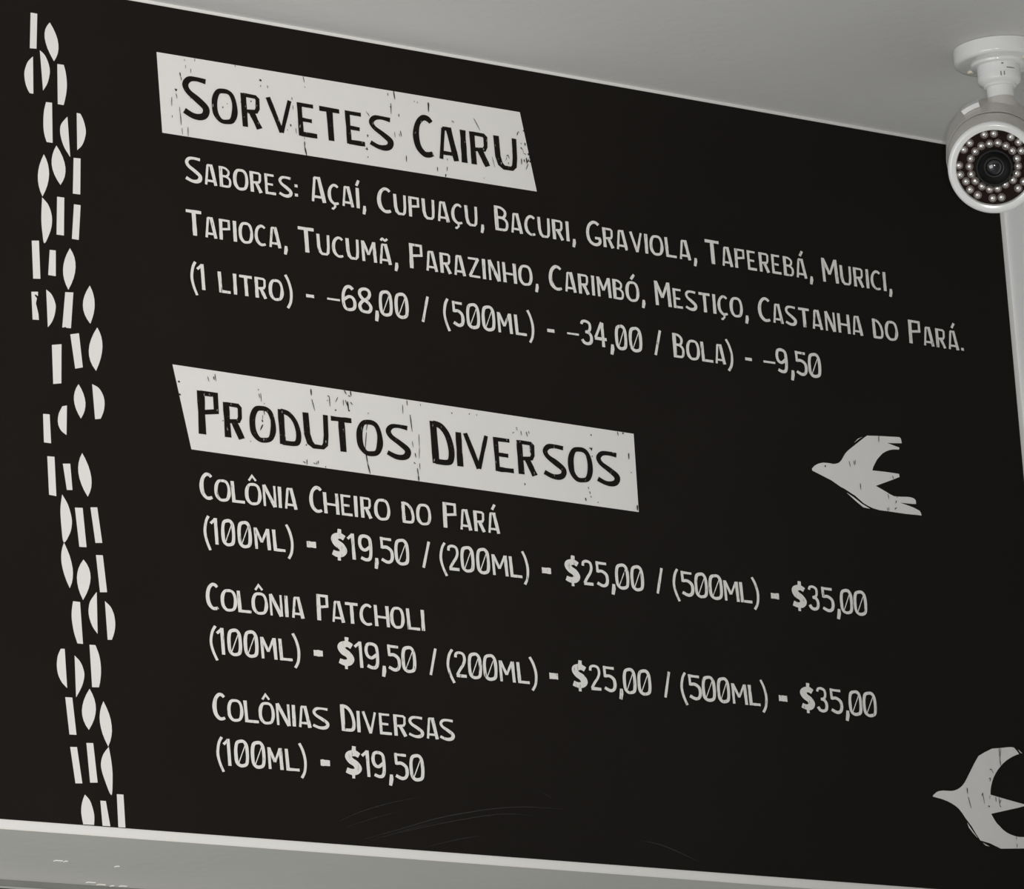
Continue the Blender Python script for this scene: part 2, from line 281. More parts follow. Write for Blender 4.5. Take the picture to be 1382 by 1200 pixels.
SHAPES = [["bar",[[-593.9,398.4],[-585.9,398.4],[-588.9,359.9],[-596.9,359.3]]],["leaf",[[-570.9,391.2],[-567.1,385.4],[-564.3,379.8],[-562.4,374.3],[-561.6,369.0],[-561.7,363.9],[-562.8,358.9],[-564.9,354.1],[-567.9,349.5],[-572.0,356.2],[-575.1,362.4],[-577.0,368.2],[-578.0,373.6],[-577.8,378.6],[-576.6,383.2],[-574.2,387.4]]],["half",[[-595.4,310.2],[-599.5,310.2],[-600.0,310.9],[-600.7,311.8],[-601.5,313.0],[-602.2,314.4],[-602.9,315.9],[-603.5,317.6],[-604.1,319.5],[-604.5,321.4],[-604.9,323.6],[-605.1,326.0],[-605.2,328.3],[-605.2,330.4],[-605.0,332.1],[-604.7,333.5],[-604.3,335.0],[-603.7,336.6],[-603.0,338.5],[-602.1,340.6],[-601.1,342.7],[-599.9,344.6],[-598.4,346.4],[-596.6,348.1],[-594.9,349.7],[-593.7,350.7]]],["half",[[-584.7,358.7],[-583.6,358.0],[-582.1,357.0],[-580.4,355.8],[-579.0,354.3],[-577.8,352.5],[-576.7,350.3],[-575.7,348.0],[-574.9,345.9],[-574.4,343.9],[-574.0,341.9],[-573.8,340.0],[-573.8,338.0],[-573.9,335.9],[-574.3,333.8],[-574.8,331.8],[-575.3,329.7],[-576.0,327.8],[-576.7,325.9],[-577.5,324.0],[-578.5,322.2],[-579.6,320.4],[-581.0,318.4],[-582.3,316.7],[-583.1,315.5]]],["half",[[-563.9,346.9],[-556.2,347.2],[-555.7,345.6],[-555.1,343.3],[-554.4,340.6],[-554.0,337.9],[-553.7,335.1],[-553.5,332.0],[-553.4,328.9],[-553.5,325.9],[-553.7,323.0],[-554.1,320.2],[-554.6,317.4],[-555.2,314.6],[-556.1,311.5],[-557.0,308.2],[-558.0,305.3],[-558.6,303.2],[-565.7,303.2]]],["half",[[-572.9,303.6],[-574.6,260.1],[-581.6,260.1],[-582.1,261.4],[-582.7,263.2],[-583.4,265.2],[-583.9,267.4],[-584.3,269.6],[-584.6,271.9],[-584.7,274.5],[-584.8,277.3],[-584.6,280.6],[-584.4,284.2],[-584.0,288.0],[-583.5,291.5],[-582.8,294.9],[-581.8,298.3],[-580.8,301.3],[-580.2,303.3]]],["half",[[-553.7,248.0],[-554.8,249.4],[-556.3,251.4],[-558.0,253.7],[-559.4,255.8],[-560.5,257.9],[-561.5,260.0],[-562.3,262.1],[-563.0,264.3],[-563.6,266.7],[-564.1,269.2],[-564.5,271.8],[-564.5,274.1],[-564.4,276.3],[-564.1,278.3],[-563.5,280.4],[-562.5,282.4],[-560.8,284.8],[-558.5,287.3],[-556.3,289.6],[-554.7,291.1]]],["half",[[-542.8,296.9],[-538.5,296.7],[-537.7,295.4],[-536.7,293.6],[-535.6,291.5],[-534.8,289.4],[-534.1,287.1],[-533.5,284.5],[-533.0,282.0],[-532.8,279.6],[-532.8,277.4],[-533.1,275.4],[-533.6,273.4],[-534.2,271.4],[-534.9,269.2],[-535.8,267.0],[-536.9,264.8],[-538.1,262.8],[-539.6,260.9],[-541.5,259.1],[-543.2,257.6],[-544.4,256.5]]],["leaf",[[-586.0,246.2],[-583.3,241.2],[-581.6,236.0],[-580.8,230.6],[-580.8,225.0],[-581.8,219.2],[-583.6,213.1],[-586.4,206.9],[-590.0,200.5],[-592.4,205.7],[-593.9,211.0],[-594.6,216.5],[-594.5,222.1],[-593.6,227.9],[-591.9,233.8],[-589.3,239.9]]],["leaf",[[-570.0,257.8],[-566.0,252.1],[-563.1,246.5],[-561.2,241.0],[-560.3,235.7],[-560.5,230.6],[-561.7,225.5],[-564.0,220.6],[-567.3,215.9],[-571.2,221.0],[-574.1,226.1],[-576.0,231.3],[-576.8,236.5],[-576.6,241.7],[-575.4,247.0],[-573.2,252.4]]],["bar",[[-549.4,247.4],[-541.0,247.8],[-543.6,208.7],[-552.5,208.5]]],["leaf",[[-590.6,199.2],[-589.3,198.1],[-587.5,196.5],[-585.5,194.7],[-583.9,192.8],[-582.8,190.8],[-581.9,188.7],[-581.1,186.5],[-580.6,184.3],[-580.1,182.1],[-579.9,180.0],[-579.8,177.8],[-579.9,175.4],[-580.2,172.9],[-580.7,170.1],[-581.5,167.2],[-582.5,164.2],[-584.3,160.3],[-586.5,155.9],[-588.6,152.1],[-590.3,150.3],[-591.2,151.2],[-591.7,153.8],[-591.9,157.4],[-592.2,161.0],[-592.5,164.4],[-592.7,168.1],[-592.8,172.2],[-592.7,176.7],[-592.3,182.4],[-591.7,189.0],[-591.0,195.0]]],["bar",[[-572.1,202.5],[-563.5,202.6],[-566.2,161.7],[-575.0,161.6]]],["bar",[[-551.8,197.0],[-543.8,197.1],[-548.2,159.3],[-556.4,159.4]]],["bar",[[-605.7,151.1],[-597.1,152.2],[-597.5,111.6],[-606.1,110.7]]],["bar",[[-584.3,144.0],[-577.1,144.3],[-578.6,116.7],[-587.6,116.9]]],["leaf",[[-559.5,148.9],[-556.6,144.5],[-554.6,139.8],[-553.7,134.7],[-553.8,129.2],[-554.8,123.5],[-556.8,117.3],[-559.8,110.9],[-563.8,104.1],[-566.5,109.2],[-568.3,114.4],[-569.2,119.8],[-569.1,125.4],[-568.1,131.0],[-566.2,136.8],[-563.3,142.8]]],["bar",[[-609.1,96.4],[-601.2,97.3],[-601.5,92.8],[-604.7,94.4],[-605.3,92.7],[-602.9,90.3],[-604.4,84.6],[-602.0,74.1],[-601.7,67.4],[-609.1,67.0]]],["half",[[-590.9,100.8],[-589.9,100.2],[-588.4,99.4],[-586.7,98.3],[-585.3,97.1],[-584.2,95.6],[-583.2,93.9],[-582.3,92.1],[-581.6,90.3],[-581.1,88.6],[-580.7,87.1],[-580.4,85.4],[-580.4,83.5],[-580.7,81.4],[-581.2,79.1],[-581.8,76.7],[-582.5,74.4],[-583.3,72.4],[-584.2,70.4],[-585.2,68.5],[-586.3,66.7],[-587.5,65.0],[-588.9,63.4],[-590.2,62.0],[-591.1,61.1]]],["bar",[[-567.8,101.0],[-558.0,101.8],[-563.1,63.2],[-568.3,63.0],[-569.6,64.0],[-571.9,62.9],[-573.5,62.9]]],["leaf",[[-537.3,111.7],[-535.0,107.3],[-533.5,102.7],[-532.6,97.9],[-532.5,92.9],[-533.0,87.7],[-534.3,82.3],[-536.3,76.7],[-538.9,71.0],[-542.6,75.3],[-545.1,79.8],[-546.6,84.6],[-546.9,89.6],[-546.2,94.8],[-544.3,100.2],[-541.4,105.8]]],["bar",[[-587.2,42.7],[-575.6,44.8],[-578.1,3.2],[-587.8,1.4]]],["bar",[[-564.1,56.6],[-553.6,59.0],[-550.9,23.1],[-560.1,20.7]]],["leaf",[[-530.7,67.8],[-528.1,63.4],[-526.3,58.5],[-525.5,53.3],[-525.5,47.7],[-526.5,41.7],[-528.3,35.3],[-531.1,28.6],[-534.7,21.4],[-538.5,26.0],[-541.0,30.9],[-542.3,36.2],[-542.4,41.8],[-541.3,47.8],[-539.0,54.1],[-535.5,60.8]]],["leaf",[[-557.1,4.6],[-554.0,-0.1],[-551.8,-4.8],[-550.4,-9.4],[-549.8,-14.0],[-550.2,-18.5],[-551.3,-22.9],[-553.4,-27.2],[-556.2,-31.5],[-559.3,-26.6],[-561.6,-21.8],[-563.0,-17.1],[-563.5,-12.5],[-563.2,-8.1],[-562.0,-3.8],[-560.0,0.5]]],["half",[[-540.3,6.5],[-539.0,6.0],[-537.0,5.4],[-534.9,4.6],[-533.0,3.6],[-531.6,2.3],[-530.3,0.7],[-529.1,-1.0],[-528.2,-2.8],[-527.4,-4.5],[-526.9,-6.4],[-526.5,-8.3],[-526.4,-10.4],[-526.4,-12.8],[-526.7,-15.3],[-527.2,-17.9],[-527.8,-20.4],[-528.8,-22.8],[-530.0,-25.3],[-531.2,-27.5],[-532.0,-29.1],[-538.8,-30.4]]],["bar",[[-601.9,-31.6],[-594.1,-31.3],[-594.0,-61.6],[-602.4,-61.5]]],["half",[[-574.8,-50.8],[-575.8,-50.3],[-577.3,-49.5],[-578.9,-48.5],[-580.2,-47.5],[-581.3,-46.4],[-582.2,-45.1],[-582.9,-43.8],[-583.5,-42.4],[-584.0,-41.0],[-584.2,-39.5],[-584.4,-37.9],[-584.3,-36.3],[-584.1,-34.5],[-583.8,-32.6],[-583.2,-30.6],[-582.6,-28.7],[-581.5,-26.6],[-580.2,-24.4],[-579.0,-22.4],[-578.1,-21.0],[-572.6,-19.6]]],["bar",[[-599.2,-75.7],[-590.7,-75.4],[-590.7,-116.5],[-599.2,-115.9]]],["bar",[[-580.8,-81.6],[-572.0,-80.7],[-570.8,-108.1],[-577.4,-108.7]]],["leaf",[[-556.7,-68.0],[-552.9,-74.5],[-550.0,-80.8],[-548.1,-86.9],[-547.1,-92.7],[-547.1,-98.2],[-547.9,-103.5],[-549.8,-108.5],[-552.5,-113.2],[-556.5,-107.0],[-559.4,-101.0],[-561.4,-95.1],[-562.4,-89.4],[-562.4,-83.8],[-561.5,-78.4],[-559.6,-73.1]]],["leaf",[[-583.5,-114.2],[-582.3,-115.9],[-580.6,-118.3],[-578.8,-121.1],[-577.3,-123.8],[-576.2,-126.6],[-575.3,-129.5],[-574.5,-132.4],[-573.9,-135.1],[-573.5,-137.4],[-573.3,-139.5],[-573.3,-141.6],[-573.5,-143.7],[-573.9,-146.1],[-574.4,-148.6],[-575.2,-151.1],[-576.3,-153.7],[-578.1,-156.9],[-580.3,-160.6],[-582.5,-163.4],[-584.2,-164.1],[-585.2,-161.7],[-585.7,-157.2],[-585.9,-151.8],[-586.2,-146.9],[-586.4,-142.5],[-586.5,-138.1],[-586.5,-133.7],[-586.3,-129.5],[-585.8,-125.2],[-584.9,-120.8],[-584.1,-116.9]]],["bar",[[-568.7,-126.3],[-559.5,-125.7],[-557.1,-166.5],[-565.6,-166.9]]],["bar",[[-549.8,-124.2],[-541.7,-123.4],[-537.7,-160.2],[-545.8,-161.0]]],["leaf",[[-584.0,-164.4],[-580.6,-171.3],[-577.9,-177.9],[-576.2,-184.2],[-575.2,-190.2],[-575.1,-195.8],[-575.8,-201.2],[-577.3,-206.2],[-579.7,-210.9],[-583.0,-204.2],[-585.4,-197.7],[-587.1,-191.5],[-588.1,-185.6],[-588.2,-179.9],[-587.6,-174.5],[-586.2,-169.3]]],["leaf",[[-561.5,-179.8],[-557.9,-183.8],[-555.5,-188.1],[-554.2,-192.8],[-554.0,-197.8],[-554.9,-203.3],[-556.9,-209.2],[-560.0,-215.4],[-564.3,-222.0],[-567.2,-216.1],[-569.2,-210.3],[-570.2,-204.7],[-570.4,-199.3],[-569.5,-194.2],[-567.8,-189.2],[-565.1,-184.4]]],["bar",[[-545.9,-173.6],[-537.8,-173.2],[-534.8,-211.3],[-543.2,-212.1]]],["half",[[-568.2,-224.5],[-567.1,-267.7],[-573.5,-267.7],[-574.2,-265.7],[-575.2,-262.8],[-576.3,-259.6],[-577.1,-256.5],[-577.7,-253.4],[-578.2,-250.2],[-578.6,-247.1],[-578.9,-244.2],[-579.0,-241.6],[-579.0,-239.3],[-578.8,-237.0],[-578.6,-234.6],[-578.1,-231.9],[-577.5,-228.9],[-576.9,-226.3],[-576.4,-224.4]]],["half",[[-548.8,-255.6],[-549.8,-254.4],[-551.3,-252.8],[-552.9,-250.8],[-554.2,-248.8],[-555.3,-246.6],[-556.3,-244.3],[-557.1,-241.8],[-557.7,-239.5],[-558.1,-237.3],[-558.3,-235.2],[-558.3,-233.1],[-558.1,-230.9],[-557.7,-228.7],[-557.2,-226.5],[-556.5,-224.3],[-555.4,-222.0],[-553.5,-219.4],[-551.2,-216.6],[-549.0,-214.0],[-547.4,-212.3]]],["half",[[-536.8,-260.9],[-537.8,-221.0],[-536.7,-221.9],[-535.0,-223.1],[-533.2,-224.5],[-531.6,-226.1],[-530.4,-227.8],[-529.4,-229.8],[-528.5,-231.9],[-527.8,-234.0],[-527.3,-236.3],[-527.0,-238.7],[-526.8,-241.2],[-526.8,-243.6],[-527.0,-245.8],[-527.3,-248.1],[-527.8,-250.2],[-528.4,-252.4],[-529.2,-254.6],[-530.2,-257.0],[-531.2,-259.1],[-531.8,-260.5]]],["half",[[-588.7,-314.8],[-589.8,-313.9],[-591.4,-312.5],[-593.2,-310.9],[-594.7,-309.2],[-595.9,-307.3],[-597.1,-305.2],[-598.0,-303.1],[-598.8,-300.8],[-599.2,-298.5],[-599.5,-296.1],[-599.6,-293.7],[-599.6,-291.3],[-599.3,-288.9],[-598.9,-286.5],[-598.4,-284.2],[-597.7,-282.0],[-596.8,-279.9],[-595.7,-277.9],[-594.6,-276.1],[-593.9,-274.9],[-589.4,-274.7]]],["half",[[-577.7,-280.6],[-576.6,-281.6],[-574.9,-283.0],[-573.1,-284.6],[-571.6,-286.3],[-570.5,-288.0],[-569.5,-289.9],[-568.7,-291.9],[-568.1,-293.8],[-567.6,-295.6],[-567.3,-297.3],[-567.2,-299.2],[-567.4,-301.3],[-567.9,-303.7],[-568.7,-306.3],[-569.7,-309.1],[-571.0,-311.9],[-572.7,-314.9],[-574.8,-318.3],[-576.9,-321.3],[-578.3,-323.4]]],["half",[[-559.1,-267.9],[-552.2,-267.7],[-551.4,-269.5],[-550.3,-272.1],[-549.1,-275.0],[-548.2,-278.0],[-547.6,-281.0],[-547.2,-284.1],[-546.9,-287.4],[-546.8,-290.5],[-546.9,-293.5],[-547.1,-296.5],[-547.5,-299.3],[-548.0,-302.0],[-548.5,-304.7],[-549.2,-307.3],[-549.9,-309.6],[-550.4,-311.1],[-558.4,-311.6]]],["bar",[[-591.3,-324.4],[-583.1,-324.2],[-580.2,-362.2],[-588.4,-362.4]]],["leaf",[[-561.7,-313.6],[-558.7,-318.7],[-556.6,-323.8],[-555.5,-328.9],[-555.4,-334.2],[-556.3,-339.5],[-558.2,-344.9],[-561.1,-350.3],[-564.9,-355.9],[-568.4,-351.4],[-570.7,-346.7],[-571.9,-341.7],[-572.1,-336.6],[-571.1,-331.2],[-569.1,-325.6],[-566.0,-319.7]]],["leaf",[[-545.8,-325.2],[-542.4,-331.4],[-539.8,-337.5],[-538.1,-343.4],[-537.3,-349.2],[-537.3,-355.0],[-538.2,-360.5],[-540.0,-366.0],[-542.6,-371.3],[-546.0,-364.9],[-548.6,-358.7],[-550.2,-352.7],[-551.1,-346.9],[-551.1,-341.2],[-550.2,-335.7],[-548.4,-330.4]]],["leaf",[[-542.1,-371.7],[-541.8,-373.6],[-541.3,-376.4],[-540.8,-379.5],[-540.3,-382.5],[-539.9,-385.5],[-539.6,-388.6],[-539.3,-391.8],[-539.2,-395.0],[-539.1,-398.1],[-539.2,-401.2],[-539.4,-404.3],[-539.6,-407.5],[-539.9,-411.5],[-540.3,-415.9],[-540.9,-419.6],[-541.7,-421.1],[-543.2,-419.5],[-545.0,-415.8],[-546.8,-411.2],[-548.4,-407.0],[-549.7,-403.3],[-551.0,-399.6],[-551.9,-395.9],[-552.4,-392.5],[-552.3,-389.3],[-551.7,-386.4],[-550.8,-383.6],[-549.6,-380.9],[-547.9,-378.2],[-545.7,-375.6],[-543.5,-373.3]]],["bar",[[-588.3,-375.1],[-580.3,-374.7],[-576.0,-411.4],[-584.0,-411.9]]],["bar",[[-568.6,-369.6],[-560.6,-369.2],[-557.6,-409.4],[-566.4,-410.0]]],["leaf",[[-573.5,-422.7],[-572.4,-423.7],[-570.8,-425.1],[-569.1,-426.8],[-567.7,-428.7],[-566.6,-431.0],[-565.7,-433.6],[-564.9,-436.3],[-564.3,-438.6],[-563.9,-440.5],[-563.7,-442.2],[-563.6,-443.7],[-563.6,-445.4],[-563.7,-447.4],[-563.9,-449.5],[-564.2,-451.5],[-564.3,-452.9],[-577.1,-453.2],[-577.4,-451.2],[-578.0,-448.2],[-578.5,-444.9],[-578.8,-441.8],[-578.7,-439.2],[-578.5,-436.5],[-578.0,-434.0],[-577.4,-431.6],[-576.5,-429.1],[-575.4,-426.5],[-574.3,-424.3]]],["bar",[[-555.2,-427.6],[-548.8,-427.6],[-544.9,-453.0],[-554.0,-453.1]]],["bar",[[-535.0,-419.7],[-527.2,-419.6],[-526.8,-453.2],[-535.1,-453.3]]]]
BIRDS = [{"body":[[423.9,16.6],[425.5,18.0],[427.8,20.1],[430.8,21.7],[434.0,23.2],[437.7,24.3],[441.3,25.1],[449.7,25.4],[455.6,25.0],[459.2,25.6],[463.3,26.8],[466.6,28.8],[469.3,31.5],[472.1,35.2],[475.7,39.7],[480.1,43.5],[490.4,50.6],[500.8,57.7],[505.9,61.2],[510.3,63.8],[526.8,65.2],[558.4,67.2],[560.5,66.3],[561.3,64.7],[561.8,60.4],[550.3,59.2],[539.3,58.4],[548.8,56.5],[557.6,54.8],[556.8,52.3],[551.9,52.0],[547.0,51.4],[542.1,50.2],[537.0,48.3],[531.4,45.3],[526.6,41.2],[522.1,37.0],[518.4,31.9],[515.6,27.8],[513.7,23.5],[534.4,23.8],[553.7,23.5],[554.0,19.9],[543.1,15.6],[517.0,5.8],[531.8,0.4],[537.6,-2.0],[543.5,-3.7],[553.2,-3.3],[562.9,-2.5],[568.3,-2.4],[572.5,-3.1],[574.8,-4.2],[575.8,-6.1],[575.7,-9.5],[569.4,-10.0],[551.4,-10.3],[561.8,-12.2],[571.3,-14.1],[580.2,-17.0],[581.7,-19.1],[582.6,-22.2],[558.3,-22.7],[530.6,-22.2],[519.8,-22.2],[510.3,-20.9],[503.4,-18.9],[496.5,-16.2],[485.3,-8.9],[469.4,-2.1],[464.7,-0.7],[451.2,5.7],[424.1,14.2]],"sl":[[[490.0,53.4],[496.1,58.7],[502.9,61.7],[497.2,58.4]],[[473.1,-6.8],[482.7,-11.1],[494.0,-17.4],[505.4,-21.9],[495.9,-21.3],[485.8,-15.4],[478.0,-10.2]]],"marks":[[[443.4,22.1],[443.2,20.0],9],[[479.5,30.7],[480.9,23.9],4],[[486.8,31.8],[487.2,26.6],5],[[488.8,33.2],[488.7,27.5],3],[[527.3,65.6],[526.7,57.8],5],[[493.6,6.3],[493.8,-1.2],5],[[534.0,-1.8],[534.8,-7.8],4],[[531.5,-18.4],[531.8,-22.5],4],[[533.8,-17.4],[533.5,-22.0],3],[[546.1,-8.5],[544.3,-11.9],5],[[547.4,-3.3],[547.6,-5.2],4],[[542.2,-19.2],[545.4,-16.7],5],[[543.2,20.3],[544.2,16.3],4]]},{"body":[[563.4,-348.4],[564.8,-346.4],[567.3,-344.7],[569.7,-343.0],[572.6,-341.9],[575.8,-341.2],[579.9,-340.6],[588.0,-340.5],[592.7,-340.2],[596.9,-339.3],[601.6,-337.7],[605.9,-335.4],[609.9,-332.5],[613.8,-328.6],[617.9,-323.2],[622.3,-317.2],[630.8,-305.6],[638.0,-296.8],[647.8,-291.9],[659.7,-286.8],[669.1,-285.7],[683.9,-283.5],[689.1,-283.0],[693.2,-283.2],[697.0,-286.5],[700.3,-290.2],[695.8,-291.6],[691.0,-293.5],[685.5,-296.0],[680.0,-299.0],[674.4,-302.9],[669.8,-306.8],[665.4,-310.9],[661.6,-315.2],[657.9,-320.2],[655.3,-325.0],[653.1,-329.9],[651.7,-334.6],[650.8,-340.6],[674.7,-344.4],[695.0,-347.4],[702.2,-348.3],[705.2,-349.4],[690.2,-353.2],[649.3,-362.6],[651.2,-365.6],[653.3,-368.9],[656.5,-372.9],[660.7,-376.2],[665.2,-379.8],[670.2,-382.6],[675.8,-384.6],[682.2,-386.0],[689.4,-386.7],[697.7,-386.3],[713.5,-384.5],[725.3,-381.5],[726.5,-383.3],[717.3,-387.4],[728.5,-389.1],[727.1,-392.0],[714.0,-397.5],[696.1,-399.4],[659.7,-401.9],[643.9,-396.7],[629.8,-394.4],[624.5,-387.8],[618.3,-378.9],[610.1,-370.1],[605.7,-364.5],[601.1,-359.8],[595.8,-356.6],[590.5,-354.3],[585.3,-352.5],[579.7,-351.1],[574.8,-350.1],[569.8,-349.5]],"sl":[[[612.0,-375.4],[616.1,-380.6],[625.6,-391.7],[619.5,-386.5],[614.0,-380.7]],[[633.2,-396.9],[642.5,-400.3],[637.4,-399.7]],[[699.8,-285.2],[705.4,-289.2],[702.4,-288.3]]],"marks":[[[669.7,-285.6],[670.1,-299.0],5],[[672.7,-285.4],[669.6,-299.0],3],[[669.8,-299.0],[670.0,-306.5],6],[[615.9,-335.2],[615.8,-341.7],7],[[616.4,-345.6],[619.4,-358.3],5],[[638.8,-339.4],[636.9,-343.4],5],[[638.8,-339.4],[640.3,-351.8],4],[[645.8,-353.8],[647.7,-354.9],9],[[649.4,-341.8],[648.6,-345.8],3],[[658.0,-342.8],[658.1,-348.3],5],[[663.3,-343.2],[663.4,-352.6],5],[[663.4,-352.6],[665.3,-354.0],5],[[665.9,-345.4],[663.8,-349.5],4],[[652.7,-311.9],[654.9,-310.7],6],[[654.9,-310.7],[657.8,-315.5],4],[[650.5,-322.2],[652.6,-321.3],6],[[653.0,-321.7],[651.3,-325.6],5],[[684.8,-385.2],[683.8,-390.3],4],[[684.5,-394.9],[684.1,-399.6],4]]}]
